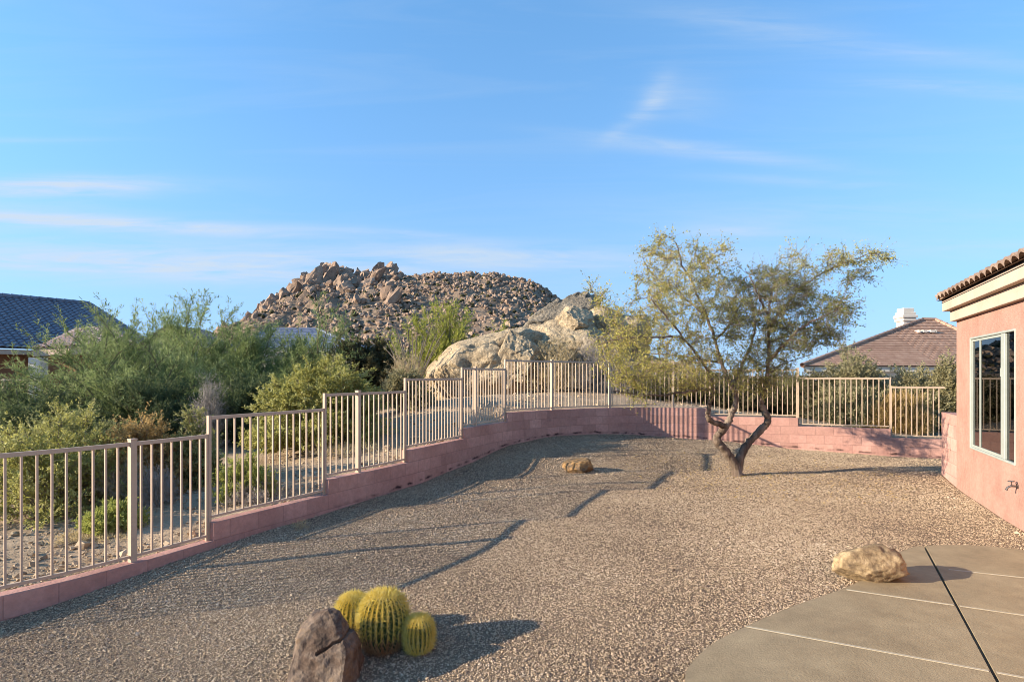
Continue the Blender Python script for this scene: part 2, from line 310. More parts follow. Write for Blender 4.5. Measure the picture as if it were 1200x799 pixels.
BND = [0] + [s_at_px(p) for p in (250, 385, 479, 545, 595, 832, 935, 1044)] + [TOT]
LV = [-.69, -.477, -.264, -.05, .163, .376, .163, -.05, -.264]     # top of each fence run against the camera's height
PH = 1.215
def lev(s):
    for i in range(len(LV)):
        if s < BND[i + 1]: return LV[i]
    return LV[-1]

class TPS:
    def __init__(s, pts, lam=.02):
        P = np.asarray(pts, float); s.X = P[:, :2]; n = len(P)
        A = np.zeros((n + 3, n + 3)); A[:n, :n] = s.k(s.X, s.X) + lam * np.eye(n); A[:n, n] = 1; A[:n, n + 1:] = s.X; A[n:, :n] = A[:n, n:].T
        s.w = np.linalg.solve(A, np.concatenate((P[:, 2], np.zeros(3))))
    @staticmethod
    def k(a, b):
        r2 = ((a[:, None] - b[None]) ** 2).sum(-1); return .5 * r2 * np.log(r2 + 1e-9)
    def __call__(s, Q):
        Q = np.asarray(Q, float).reshape(-1, 2); out = np.empty(len(Q))
        for i in range(0, len(Q), 20000):
            q = Q[i:i + 20000]; out[i:i + 20000] = s.k(q, s.X) @ s.w[:-3] + s.w[-3] + q @ s.w[-2:]
        return out + CZ
inner = [(-4.7, 5.2, -2.17), (-3.9, 6.2, -2.07), (-3.5, 7.0, -2.02), (-2.66, 8.68, -1.98), (-1.78, 10.4, -1.94), (-.97, 12.3, -1.84), (-.1, 14.0, -1.66), (1.06, 15.15, -1.54), (3.5, 16.3, -1.63), (5.26, 15.95, -1.72), (7.3, 15.3, -1.88), (9.16, 14.55, -1.95),
         (7.72, 10.77, -1.78), (7.27, 9.8, -1.83), (5.9, 6.9, -1.83), (4.17, 6.36, -1.83), (1.05, 3.58, -1.85), (2.5, 2, -1.86), (-.94, 4.35, -1.98), (4.15, 11.1, -1.84), (-5.8, 3, -2.25), (0, 0, -1.92), (-6.5, -4, -2.2), (6, -4, -1.86), (11, 12, -1.95), (1.5, 9, -1.82)]
GI = TPS(inner)
def gi(x, y): return float(GI([(x, y)])[0])
outer = []
for s in np.linspace(0, TOT, 40):
    p = pt(s) + .25 * nrm(s); l = np.mean([lev(min(max(s + e, 0), TOT - .01)) for e in np.linspace(-.8, .8, 9)]); outer.append((p[0], p[1], l - PH - .09))
outer += [(-9, 8, -2.0), (-8, 13, -1.85), (-4.5, 13, -1.65), (-4, 18, -1.2), (-.5, 19, -.7), (-2.2, 15.2, -.78), (-.9, 16.6, -.55), (.6, 17.6, -.55), (3.5, 22, -.45), (8, 22, -1.1), (14, 20, -1.6), (20, 30, -1.7), (-20, 30, -1.45), (0, 42, -1.3), (-16, 14, -2.0), (-12, 3, -2.2), (-15, -10, -2.3), (16, 8, -1.9), (14, -10, -1.9)]
GO = TPS(outer, .05)
def GOz(Q):
    Q = np.asarray(Q, float).reshape(-1, 2); r = np.linalg.norm(Q - np.array((0, 10)), axis=1)
    k = np.clip((r - 28) / 25, 0, 1); k = k * k * (3 - 2 * k)
    return GO(Q) * (1 - k) + (CZ - 1.6) * k
def go(x, y): return float(GOz([(x, y)])[0])

S_ = np.linspace(0, TOT, 260)
inside_edge = [tuple(pt(s) + .075 * nrm(s)) for s in S_]
yard = inside_edge + [(13, 13.2), (13, -6), (-9, -6)]
def in_poly(Q, poly):
    Q = np.asarray(Q, float); P = np.asarray(poly, float); res = np.zeros(len(Q), bool); j = len(P) - 1
    for i in range(len(P)):
        c = ((P[i, 1] > Q[:, 1]) != (P[j, 1] > Q[:, 1])); dyv = P[j, 1] - P[i, 1]
        x = (P[j, 0] - P[i, 0]) * (Q[:, 1] - P[i, 1]) / (dyv if dyv != 0 else 1e-12) + P[i, 0]
        res ^= c & (Q[:, 0] < x); j = i
    return res
rng = np.random.default_rng(7)

def sheet(points, poly, inside, zf, name, m):
    base = [Vector(p) for p in poly]; n = len(base)
    vs = base + [Vector(p) for p in points]
    ov, oe, of, *_ = delaunay_2d_cdt(vs, [(i, (i + 1) % n) for i in range(n)], [], 0, 1e-5)
    Q = np.array([(v.x, v.y) for v in ov]); F = np.array([f for f in of if len(f) == 3])
    cen = Q[F].mean(1); k = in_poly(cen, poly); F = F[k] if inside else F[~k]
    a = Q[F]; cw = np.cross(a[:, 1] - a[:, 0], a[:, 2] - a[:, 0]) < 0; F[cw] = F[cw][:, ::-1]
    V = np.column_stack((Q, zf(Q)))
    return MB().add(V, F).build(name, m, smooth=True)

# yard gravel bed
gx, gy = np.meshgrid(np.arange(-8.8, 12.9, .3), np.arange(-5.8, 16.6, .3)); Q = np.column_stack((gx.ravel(), gy.ravel())) + rng.uniform(-.05, .05, (gx.size, 2))
Q = Q[in_poly(Q, yard)]
def zyard(Q): return GI(Q) + .012 * np.sin(Q[:, 0] * 2.3 + np.sin(Q[:, 1] * 1.7)) * np.sin(Q[:, 1] * 2.1)
o = sheet(Q, yard, True, zyard, 'gravel_yard', M['gravel_bed']); tag(o, kind='structure')
# desert beyond, out to the horizon
gx, gy = np.meshgrid(np.arange(-26, 26, .5), np.arange(-12, 36, .5)); Q = np.column_stack((gx.ravel(), gy.ravel())) + rng.uniform(-.12, .12, (gx.size, 2))
Q = Q[~in_poly(Q, yard)]
far = [(r * math.cos(a), 10 + r * math.sin(a)) for r in (45, 60, 80, 110, 160, 230, 340, 520, 900, 1600, 3000) for a in np.arange(0, 2 * math.pi, .13)]
def zdes(Q):
    z = GOz(Q); a = np.array([mnoise.noise(Vector((x * .8, y * .8, 3))) * .05 + mnoise.noise(Vector((x * 2.7, y * 2.7, 8))) * .02 for x, y in Q])
    z = z + a * (np.linalg.norm(Q, axis=1) < 60)
    E = np.array(inside_edge)
    for i in range(len(Q)):
        if -9 < Q[i, 0] < 12 and -2 < Q[i, 1] < 19:
            dd = np.linalg.norm(E - Q[i], axis=1); j = int(np.argmin(dd))
            if dd[j] < .6:
                sj = S_[j]; l = min(lev(min(max(sj + e, 0), TOT - .01)) for e in (-.25, 0, .25)); z[i] = min(z[i], CZ + l - PH - .06 + .25 * max(0, dd[j] - .1))
    return z
nr = np.array([pt(q_) + k_ * nrm(q_) for q_ in S_ for k_ in (.3, .55)]); nr = nr[~in_poly(nr, yard)]; Q = Q[np.array([np.min(np.linalg.norm(np.array(inside_edge) - p_, axis=1)) > .6 for p_ in Q])]
o = sheet(np.vstack((Q, nr, far)), yard, False, zdes, 'desert_ground', M['sand']); tag(o, kind='structure')

# ------------------------------------------------------------------ house frame (plan directions)
HP = np.array((xz(1121, 9.8), 9.8)); hu = np.array((322., 702)); hu /= np.linalg.norm(hu); hv = np.array((-hu[1], hu[0]))   # u: along the wall away, v: out of the wall
HB = CZ - 1.83
def hp(a, o=0.): return HP + hu * a + hv * o       # a along wall from corner (negative = towards camera)
def a_at_px(px):                                    # wall coordinate that shows at image column px
    k = (px - HX) / FPX; return (k * HP[1] - HP[0]) / (hu[0] - k * hu[1])

# ------------------------------------------------------------------ patio
PZ = CZ - 1.80
def pp(px, py): d = 1.80 * FPX / (py - HY); return (xz(px, d), d)
edge = cr_spline([(.35, .6), (.75, 2.4), pp(803, 803), pp(811, 776), pp(838, 752), pp(875, 733), pp(930, 709.5), pp(985, 690.5), pp(1015, 676), pp(1040, 655), pp(1062, 643.5), pp(1085, 639), pp(1140, 638.5), pp(1200, 644), pp(1236, 650)], 8)
edge = [tuple(p) for p in edge]
patio_poly = edge + [tuple(hp(-4.6, .01)), tuple(hp(-13, .01)), (0, -4), (.2, -2)]
J0 = np.array(pp(1078, 630)); J1 = np.array(pp(1170, 799)); jd = (J1 - J0) / np.linalg.norm(J1 - J0); jn = np.array((-jd[1], jd[0]))
def clip(poly, p0, n, off):
    out = []; d = [np.dot(np.array(p) - p0, n) - off for p in poly]
    for i in range(len(poly)):
        j = (i + 1) % len(poly)
        if d[i] >= 0: out.append(poly[i])
        if (d[i] >= 0) != (d[j] >= 0):
            t = d[i] / (d[i] - d[j]); out.append(tuple(np.array(poly[i]) * (1 - t) + np.array(poly[j]) * t))
    return out
mb = MB()
for sgn in (1, -1):
    pl = clip(patio_poly, J0, jn * sgn, .011)
    ar = sum(pl[i][0] * pl[(i + 1) % len(pl)][1] - pl[(i + 1) % len(pl)][0] * pl[i][1] for i in range(len(pl)))
    if ar < 0: pl = pl[::-1]
    mb.prism(pl, PZ - .12, PZ)
o = mb.build('patio', M['concrete']); tag(o, kind='structure')
mb = MB()
def strip(a, b, wd, z):
    a, b = np.array(a), np.array(b); d = (b - a) / np.linalg.norm(b - a); n = np.array((-d[1], d[0])) * wd / 2
    q = [a - n, b - n, b + n, a + n]; mb.prism([tuple(p) for p in q], PZ - .02, PZ + z)
def upto(px0, py0, px1, py1, ext=1.0):
    return pp(px0, py0), tuple(np.array(pp(px1, py1)) + ext * (np.array(pp(px1, py1)) - np.array(pp(px0, py0))))
def split_strip(px0, py0, px1, py1, pxj, pyj, ext):
    a, b = upto(px0, py0, px1, py1, ext); a, b = np.array(a), np.array(b)
    da, db = np.dot(a - J0, jn), np.dot(b - J0, jn)
    d = (b - a); t = da / (da - db); c = a + d * t; e = d / np.linalg.norm(d) * .02
    strip(a, c - e, .022, .003); strip(c + e, b, .022, .003)
split_strip(874, 733.5, 1165, 787, 1165, 787, .25)
split_strip(992, 690.5, 1200, 720.5, 1120, 709, .3)
a, b = upto(1112, 667, 1200, 676.5, .6); strip(a, b, .02, .003)
o = mb.build('patio_joint_sealant', M['sealant']); tag(o, kind='structure')
o = MB().prism([tuple(J0 - jn * .03), tuple(J1 - jn * .03), tuple(J1 + jn * .03), tuple(J0 + jn * .03)][::1], PZ - .2, PZ - .07).build('patio_joint_bed', M['joint']); tag(o, kind='structure')

# ------------------------------------------------------------------ loose stones
def stones(name, Q, Z, size, m, rng):
    n = len(Q); O = np.array([(1, 0, 0), (-1, 0, 0), (0, 1, 0), (0, -1, 0), (0, 0, 1), (0, 0, -1)], float)
    F = np.array([(0, 2, 4), (2, 1, 4), (1, 3, 4), (3, 0, 4), (2, 0, 5), (1, 2, 5), (3, 1, 5), (0, 3, 5)])
    V = O[None] * rng.uniform(.55, 1.25, (n, 6, 1)) + rng.normal(0, .16, (n, 6, 3))
    q = rng.normal(0, 1, (n, 4)); q /= np.linalg.norm(q, axis=1)[:, None]; a, b, c, d = q.T
    R = np.stack((1 - 2 * (c * c + d * d), 2 * (b * c - a * d), 2 * (b * d + a * c), 2 * (b * c + a * d), 1 - 2 * (b * b + d * d), 2 * (c * d - a * b), 2 * (b * d - a * c), 2 * (c * d + a * b), 1 - 2 * (b * b + c * c)), -1).reshape(n, 3, 3)
    V = np.einsum('nij,nkj->nki', R, V); V[:, :, 2] *= .72
    V = V * size[:, None, None] + np.column_stack((Q, Z))[:, None, :]
    FF = (F[None] + 6 * np.arange(n)[:, None, None]).reshape(-1, 3)
    return MB().add(V.reshape(-1, 3), FF).build(name, m)
hs_poly = [tuple(hp(1.07, .02)), tuple(hp(-13, .02)), tuple(hp(-13, -9)), tuple(hp(1.07, -9))]
n = 1300000
d = 3.2 * (16.8 / 3.2) ** rng.random(n); px = rng.uniform(-30, 1230, n)      # uniform over the view: as many stones per pixel near and far
Q = np.column_stack(((px - HX) / FPX * d, d))
dens = np.minimum(1, 14.0 / d ** 2 * 2.2); keepn = rng.random(n) < np.clip((d / 7.5) ** .0, 0, 1)
k = in_poly(Q, [tuple(pt(s)) for s in S_] + [(13, 13.2), (13, -6), (-9, -6)]) & ~in_poly(Q, hs_poly) & ~in_poly(Q, patio_poly)
Q = Q[k]; d = d[k]
# thin out: about 1500 stones per square metre near, fewer far off
cell = 702 ** 2 / 1; p_m2 = n / (1260 / FPX * d * d * math.log(16.8 / 3.2))   # stones per m2 as sampled
want = np.interp(d, (3, 6, 10, 17), (6800, 5400, 2300, 1000)); kk = rng.random(len(Q)) < np.minimum(1, want / p_m2) * np.clip(1.15 - .09 * np.maximum(0, Q[:, 0] - 2.5), .6, 1); Q = Q[kk]; d = d[kk]
size = rng.lognormal(math.log(.0073), .33, len(Q)) * np.interp(d, (4, 15), (.86, 1.5))
o = stones('gravel', Q, zyard(Q) + size * .25, size, M['stones'], rng); tag(o, 'brown and tan crushed gravel spread over the yard', 'gravel', kind='stuff')
print('gravel stones', len(Q))
n = 60000; px = rng.uniform(-30, 1230, n); d = 5 * (26 / 5) ** rng.random(n); Q = np.column_stack(((px - HX) / FPX * d, d)); out_poly = [tuple(pt(s) + .16 * nrm(s)) for s in S_] + [(13, 13.2), (13, -6), (-9, -6)]
k = ~in_poly(Q, out_poly) & (rng.random(n) < .55); Q = Q[k]
size = rng.lognormal(math.log(.016), .55, len(Q)); o = stones('desert_pebbles', Q, GOz(Q) + size * .2, size, M['sand_stones'], rng); tag(o, 'loose pebbles on the sandy ground beyond the fence', 'pebbles', kind='stuff')

# ------------------------------------------------------------------ garden wall
TH = .15
def wall_mesh():
    mb = MB(); UVs = []
    for i in range(len(LV)):
        s0, s1 = BND[i], BND[i + 1]; n = max(3, int((s1 - s0) / .12)); ss = np.linspace(s0, s1, n)
        zt = CZ + LV[i] - PH - .03
        V = []; uv = []
        for s in ss:
            p = pt(s); q = p + TH * nrm(s); zb = min(gi(*p), zt) - .35
            c = .006
            V += [(p[0], p[1], zb), (p[0], p[1], zt - c), (*(p + c * nrm(s)), zt), (*(q - c * nrm(s)), zt), (q[0], q[1], zt - c), (q[0], q[1], zb)]
            uv += [(s, zb), (s, zt - c), (s, zt), (s, zt + .2), (s, zt + .2), (s, zb)]
        F = [(k * 6 + j, (k + 1) * 6 + j, (k + 1) * 6 + j + 1, k * 6 + j + 1) for k in range(n - 1) for j in range(5)]
        mb.add(V, F); UVs += uv
        e = np.array(V).reshape(n, 6, 3)
        for r, fl in ((e[0], 1), (e[-1], 0)):
            idx = list(range(6)); mb.add(r, [idx if not fl else idx[::-1]]); UVs += [(v[1], v[2]) for v in r]
    return mb, UVs
mb, UVs = wall_mesh()
UVs = [(u, v - (CZ - .69 - PH - .03)) for u, v in UVs]
gw = mb.build('garden_wall', M['block'], uv=UVs)
vv = np.empty(len(gw.data.vertices) * 3); gw.data.vertices.foreach_get('co', vv); vv = vv.reshape(-1, 3); gh = np.column_stack(([u for u, v in UVs], vv[:, 2] - GI(vv[:, :2])))
li = np.empty(len(gw.data.loops), np.int32); gw.data.loops.foreach_get('vertex_index', li); l2 = gw.data.uv_layers.new(name='GroundHeight'); l2.data.foreach_set('uv', gh[li].astype(np.float32).ravel()); gw.data.uv_layers.active = gw.data.uv_layers[0]
tag(gw, 'low curved pink block wall stepping up under the tan metal fence', 'wall')
bmod = None
# stub wall at the house corner
mb = MB(); poly = [tuple(hp(.02, -.004)), tuple(hp(.02, -.2)), tuple(hp(1.07, -.2)), tuple(hp(1.07, -.004))]
mb.prism(poly[::-1], HB - .4, CZ - .655)
UV = []
for V in mb.V:
    for v in V: UV.append((np.dot(v[:2] - HP, hu) + np.dot(v[:2] - HP, hv), v[2]))
o = mb.build('garden_wall', M['block'], uv=UV); tag(o, 'short straight pink wall end against the back corner of the pink house', 'wall')

# ------------------------------------------------------------------ fence
def bar_mesh(name, w, h, m, cap=False):
    mb = MB().box((-w / 2, -w / 2, 0), (w / 2, w / 2, h))
    if cap: mb.box((-w / 2 - .004, -w / 2 - .004, h + .0005), (w / 2 + .004, w / 2 + .004, h + .014))
    o = mb.build(name, m); me = o.data; bpy.data.objects.remove(o); return me
picket_me = bar_mesh('picket', .018, PH - .05, M['fence'])
def put(me, name, parent, loc, rz):
    o = bpy.data.objects.new(name, me); C.objects.link(o); o.parent = parent; o.location = loc; o.rotation_euler = (0, 0, rz); return o
flabels = ['tan metal fence run at the left edge, the nearest and lowest of the stepped runs', 'tan metal fence run second from the left edge, before the small yellow bush',
           'tan metal fence run in front of the big rounded olive bush', 'tan metal fence run before the shaded sandy bank left of the boulders', 'short tan metal fence run in front of the big tan boulder',
           'long curved tan metal fence run, highest of all, along the shaded wall', 'tan metal fence run right behind the two trunks of the yard tree', 'tan metal fence run in front of the rounded grey green shrubs on the right',
           'tan metal fence run at the far right, lowest one beside the pink house']
POSTS = [160, 426, 560, 649, 716, 789, 933.5]
def rail(mb, s0, s1, z, hw, hh):
    n = max(2, int((s1 - s0) / .15)); ss = np.linspace(s0, s1, n); V = []
    for s in ss:
        p = pt(s) + .075 * nrm(s); m = nrm(s) * hw
        V += [(*(p - m), z - hh), (*(p + m), z - hh), (*(p + m), z + hh), (*(p - m), z + hh)]
    F = [(k * 4 + j, k * 4 + (j + 1) % 4, (k + 1) * 4 + (j + 1) % 4, (k + 1) * 4 + j) for k in range(n - 1) for j in range(4)]
    mb.add(V, F); mb.add(V[:4], [(3, 2, 1, 0)]); mb.add(V[-4:], [(0, 1, 2, 3)])
post_me = {}
for i in range(len(LV)):
    s0, s1 = BND[i], BND[i + 1]
    if i == 0: s0 = s_at_px(-140)
    zt = CZ + LV[i]; zb = zt - PH
    c = pt((s0 + s1) / 2) + .075 * nrm((s0 + s1) / 2)
    t = thing('metal_fence', flabels[i], 'fence', (c[0], c[1], zb - .03), 0, 'stepped runs of tan metal fence on the pink wall')
    off = np.array((c[0], c[1], zb - .03))
    for nm, z, hh in (('top_rail', zt - .020, .020), ('bottom_rail', zb + .028, .014)):
        mb = MB(); rail(mb, s0 + .028, s1 - .028 if i < len(LV) - 1 else s1, z, .016, hh)
        mb.V = [v - off for v in mb.V]; mb.build(nm, M['fence'], t)
    # end posts: a tube on the higher side of each step, standing on the lower course
    def endpost(s, z0, z1, w=.038):
        p = pt(s) + .075 * nrm(s); d_ = dr(s); me = bar_mesh('end_post', w, z1 - z0, M['fence']); put(me, 'end_post', t, (p[0] - off[0], p[1] - off[1], z0 - off[2]), math.atan2(d_[1], d_[0]))
    if i > 0: endpost(s0 + (.0 if LV[i] > LV[i - 1] else .03), min(zb, CZ + LV[i - 1] - PH) - .03 if LV[i] > LV[i - 1] else zb - .03, zt + .008) if LV[i] > LV[i - 1] else endpost(s0 + .022, zb - .03, zt + .006, .026)
    if i < len(LV) - 1:
        if LV[i + 1] < LV[i]: endpost(s1 - .0, zb - .24, zt + .008, .026 if i == 7 else .038) if i != 6 else None
        else: endpost(s1 - .032, zb - .03, zt + .004, .026)
    ps = [s_at_px(p) for p in POSTS if s0 < s_at_px(p) < s1 + .001]
    for s in ps:
        p = pt(s) + .075 * nrm(s); d_ = dr(s); put(bar_mesh('post', .062, PH + .05, M['fence'], True), 'post', t, (p[0] - off[0], p[1] - off[1], zb - .03 - off[2]), math.atan2(d_[1], d_[0]))
    ns = int(round((s1 - s0) / .117))
    for k in range(1, ns):
        s = s0 + (s1 - s0) * k / ns
        if any(abs(s - q) < .05 for q in ps): continue
        p = pt(s) + .075 * nrm(s); d_ = dr(s)
        put(picket_me, 'picket', t, (p[0] - off[0], p[1] - off[1], .058), math.atan2(d_[1], d_[0]))

# ------------------------------------------------------------------ tile roofs
def tile_plane(mb, E0, E1, R0, R1, period, rows, amp, lip, under=True, flat=False):
    E0, E1, R0, R1 = [np.array(p, float) for p in (E0, E1, R0, R1)]
    ux = (E1 - E0) / np.linalg.norm(E1 - E0); sl_ = R0 - E0; sl_ = sl_ - ux * np.dot(sl_, ux); Lh = np.linalg.norm(sl_); uy = sl_ / Lh; un = np.cross(ux, uy)
    if un[2] < 0: un = -un
    W = np.dot(E1 - E0, ux); a0 = np.dot(R0 - E0, ux); a1 = np.dot(R1 - E0, ux)
    ss = np.arange(0, W + 1e-6, period / 6)
    V = []; nr = 0
    for r in range(rows):
        for (tt, h) in ((r / rows, lip), ((r + 1) / rows, 0.)):
            lo, hi = a0 * tt, W + (a1 - W) * tt
            s = np.clip(ss, lo, hi); ph = (ss / period + (.5 * (r % 2) if flat else 0)) % 1
            if flat: wv = np.where((ph < .06), -.3, 1.) * amp
            else: wv = amp * (np.abs(np.sin(ph * np.pi)) ** .7 * 2 - 1)
            P = E0 + ux * s[:, None] + uy * (tt * Lh) + un * (wv + h + amp)[:, None]
            V.append(P); nr += 1
    n = len(ss); V = np.vstack(V)
    F = [(r * n + j, r * n + j + 1, (r + 1) * n + j + 1, (r + 1) * n + j) for r in range(nr - 1) for j in range(n - 1)]
    mb.add(V, F)
    # butt ends at the eave and a soffit board below
    fr = V[:n]; lo_ = fr - un * (2 * amp + lip + .012)
    lo_ = E0 + ux * np.clip(ss, 0, W)[:, None] + un * (fr - E0) .dot(un)[:, None] - un * .035
    mb.add(np.vstack((lo_, fr)), [(j, j + 1, n + j + 1, n + j) for j in range(n - 1)])
    if under: mb.add([E0 - un * .01, E1 - un * .01, R1 - un * .01, R0 - un * .01], [(0, 3, 2, 1)])
    return ux, uy, un
def ridge_caps(mb, A, B, r, step=.4):
    A, B = np.array(A, float), np.array(B, float); L_ = np.linalg.norm(B - A); k = max(1, int(L_ / step))
    for i in range(k):
        a, b = A + (B - A) * i / k, A + (B - A) * (i + 1.08) / k
        mb.tube([a, b], [r, r * .82], 8)

# ------------------------------------------------------------------ the pink house on the right
H = thing('house', 'pink stucco house with cream cornice and clay tile eave at the right edge', 'house', (HP[0], HP[1], HB))
HM = Matrix(((hu[0], hv[0], 0, 0), (hu[1], hv[1], 0, 0), (0, 0, 1, 0), (0, 0, 0, 1)))   # local x along wall (away), y out of wall
H.matrix_world = Matrix.Translation((HP[0], HP[1], HB)) @ HM
if HM.determinant() < 0: print('mirrored')
def zc(z): return z - HB + CZ     # height against the camera -> house local
aL, aR = a_at_px(1137), a_at_px(1190.5); wz0, wz1 = zc(-1.10), zc(.575)
top = zc(1.3); mb = MB()
FAR = -12.6; T = .18
mb.box((FAR, -T, -.4), (aR, 0, top)); mb.box((aL, -T, -.4), (0, 0, top)); mb.box((aR, -T, -.4), (aL, 0, wz0)); mb.box((aR, -T, wz1), (aL, 0, top))
mb.box((-T, -9, -.4), (0, -T, top)); mb.box((FAR, -9, -.4), (FAR + T, -T, top))
# merge the four boxes of the window wall into a clean shell
ow = mb.build('wall', M['stucco'], H)
bmm = bmesh.new(); bmm.from_mesh(ow.data); bmesh.ops.remove_doubles(bmm, verts=bmm.verts, dist=1e-4)
dd = {}
for f in bmm.faces: dd.setdefault(tuple(round(c, 3) for c in f.calc_center_median()), []).append(f)
bmm.to_mesh(ow.data); bmm.free()
def band(name, o, z0, z1, m, prof=.0):
    mb = MB(); mb.box((FAR - o, .001, zc(z0)), (o, o, zc(z1))); mb.box((.001, -9, zc(z0)), (o, 0.0005, zc(z1)))
    b = mb.build(name, m, H)
    bv = b.modifiers.new('soft', 'BEVEL'); bv.width = .012; bv.segments = 2
    return b
band('cornice', .075, .885, 1.06, M['trim']); band('fascia', .165, 1.0635, 1.245, M['trim'])
mb = MB().box((FAR - .2, 0, zc(1.2055)), (.172, .1745, zc(1.213))); mb.build('drip_line', M['joint'], H)
# roof: clay tiles rising from the eave, hipped at the corner
e = .23; ez = zc(1.262); pit = .34; run = 4.5
mb = MB(); tile_plane(mb, (FAR, e, ez), (e, e, ez), (FAR + 1, e - run, ez + run * pit), (e - run, e - run, ez + run * pit), .24, 12, .035, .03)
tile_plane(mb, (e, e, ez), (e, -9, ez), (e - run, e - run, ez + run * pit), (e - run, -9 + 1, ez + run * pit), .24, 12, .035, .03)
ridge_caps(mb, (e - .05, e - .05, ez + .06), (e - run, e - run, ez + run * pit + .06), .085)
mb.build('roof', M['clay'], H)
# window
wf = MB(); fw = .032; y0, y1 = -.05, .002
def fbox(a0, a1, z0, z1, yy0=y0, yy1=y1, mbx=None): (mbx or wf).box((a0, yy0, z0), (a1, yy1, z1))
am0, am1 = a_at_px(1177.5), a_at_px(1173)
fbox(aR + .002, aR + fw, wz0 + .002, wz1 - .002, -.05, .010); fbox(aL - fw, aL - .002, wz0 + .002, wz1 - .002, -.05, .010)
fbox(aR + fw, aL - fw, wz0 + .002, wz0 + fw, -.05, .010); fbox(aR + fw, aL - fw, wz1 - fw, wz1 - .002, -.05, .010)
fbox(am0, am1, wz0 + fw, wz1 - fw, -.045, .004)
win = wf.build('window', M['frame'], H); win.modifiers.new('soft', 'BEVEL').width = .006
ws = MB(); s0_, s1_ = am1 + .004, aL - fw - .003; q = .035        # sliding sash
ai = a_at_px(1147)
ws.box((s0_, -.04, wz0 + fw), (s0_ + q, -.012, wz1 - fw)); ws.box((s1_ - q, -.04, wz0 + fw), (s1_, -.012, wz1 - fw))
ws.box((s0_ + q, -.04, wz0 + fw + .001), (s1_ - q, -.012, wz0 + fw + q)); ws.box((s0_ + q, -.04, wz1 - fw - q), (s1_ - q, -.012, wz1 - fw - .001)); ws.box((ai - .012, -.0385, wz0 + fw + q), (ai + .012, -.0105, wz1 - fw - q))
ws.build('sash', M['frame'], win)
MB().box((s0_ + q, -.026, wz0 + fw + q), (s1_ - q, -.022, wz1 - fw - q)).build('pane', M['glass'], win)
MB().box((aR + fw, -.026, wz0 + fw), (am0, -.022, wz1 - fw)).build('pane', M['glass'], win)
MB().box((s0_ + .02, -.0115, (wz0 + wz1) / 2 + .25), (s0_ + .04, -.001, (wz0 + wz1) / 2 + .36)).build('latch', M['frame'], win)
mb = MB()
for k in range(5): mb.box((aL - .34 + k * .055, -.26 - .02 * (k % 2), wz0 - .1), (aL - .30 + k * .055, -.25 - .02 * (k % 2), wz1 + .1))
mb.build('blind', M['curtain'], H)
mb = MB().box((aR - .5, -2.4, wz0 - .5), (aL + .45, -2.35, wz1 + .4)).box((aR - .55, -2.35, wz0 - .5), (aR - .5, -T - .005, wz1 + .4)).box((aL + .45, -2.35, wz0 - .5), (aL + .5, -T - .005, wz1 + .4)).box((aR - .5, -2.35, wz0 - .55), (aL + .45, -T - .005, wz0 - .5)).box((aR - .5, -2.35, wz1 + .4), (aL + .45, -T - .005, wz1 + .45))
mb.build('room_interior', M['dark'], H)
af, zf = a_at_px(1193), zc(-1.33)
mb = MB(); mb.tube([(af, -.01, zf), (af, .012, zf)], .03, 12); mb.tube([(af, .0, zf), (af, .07, zf), (af, .10, zf - .02), (af, .115, zf - .055)], [.013, .013, .013, .015], 8); mb.tube([(af, .06, zf + .005), (af, .065, zf + .055)], .006, 6)
th = np.linspace(0, 2 * np.pi, 13); mb.tube([(af + .03 * math.cos(x), .066 + .03 * math.sin(x), zf + .058) for x in th], .006, 6)
mb.build('faucet', M['brass'], H)

# ------------------------------------------------------------------ neighbouring houses
def face(mb, *pts): mb.add(pts, [list(range(len(pts)))])
# left: slate blue hip roof, facing right and so in shade
A0 = thing('house', 'neighbour house at the left edge with slate blue tile roof and rust wall', 'house', (-22, 29, go(-22, 29)))
OL = np.array(A0.location)
R1 = np.array((-25.1, 35.5, CZ + 4.2)); ud = np.array((2.2, 3.5)); ud /= np.linalg.norm(ud); nd_ = np.array((ud[1], -ud[0]))
def q3(p2, z): return np.array((p2[0], p2[1], z))
ez_ = CZ + 1.25; Rl = q3(R1[:2] - ud * 9, R1[2]); Er = q3(R1[:2] + nd_ * 6 + ud * 1.2, ez_); El = q3(R1[:2] + nd_ * 6 - ud * 10, ez_); Eb = q3(R1[:2] - nd_ * 5 + ud * 1.2, ez_)
mb = MB(); tile_plane(mb, El - OL, Er - OL, Rl - OL, R1 - OL, .30, 22, .045, .05)
tile_plane(mb, Er - OL, Eb - OL, R1 - OL, R1 - OL, .30, 22, .045, .05)
ridge_caps(mb, Rl - OL + (0, 0, .08), R1 - OL + (0, 0, .08), .14); ridge_caps(mb, Er - OL + (0, 0, .08), R1 - OL + (0, 0, .08), .14)
mb.build('roof', M['bluetile'], A0)
U3 = Matrix(((ud[0], -ud[1], 0, 0), (ud[1], ud[0], 0, 0), (0, 0, 1, 0), (0, 0, 0, 1)))     # local x along ud, y left of it
def boxalong(mb, o, a0, a1, n0, n1, z0, z1):
    # a along ud, n along nd_ from the roof's ridge end
    P = [R1[:2] + ud * a + nd_ * n for a, n in ((a0, n0), (a0, n1), (a1, n1), (a1, n0))]
    V = [q3(p, z) - o for z in (z0, z1) for p in P]; mb.add(V, [(0, 1, 2, 3), (7, 6, 5, 4), (0, 4, 5, 1), (1, 5, 6, 2), (2, 6, 7, 3), (3, 7, 4, 0)])
mb = MB(); boxalong(mb, OL, -10, .6, -4, 5.2, CZ - 2.2, ez_ - .25); mb.build('wall', M['rustwall'], A0)
mb = MB(); boxalong(mb, OL, -10, 1.15, 5.2, 5.92, ez_ - .27, ez_ - .05); mb.build('fascia', M['trim'], A0)
mb = MB(); boxalong(mb, OL, -3.6, -2.2, 5.15, 5.24, CZ - .6, CZ + .75); mb.build('window', M['dark'], A0)
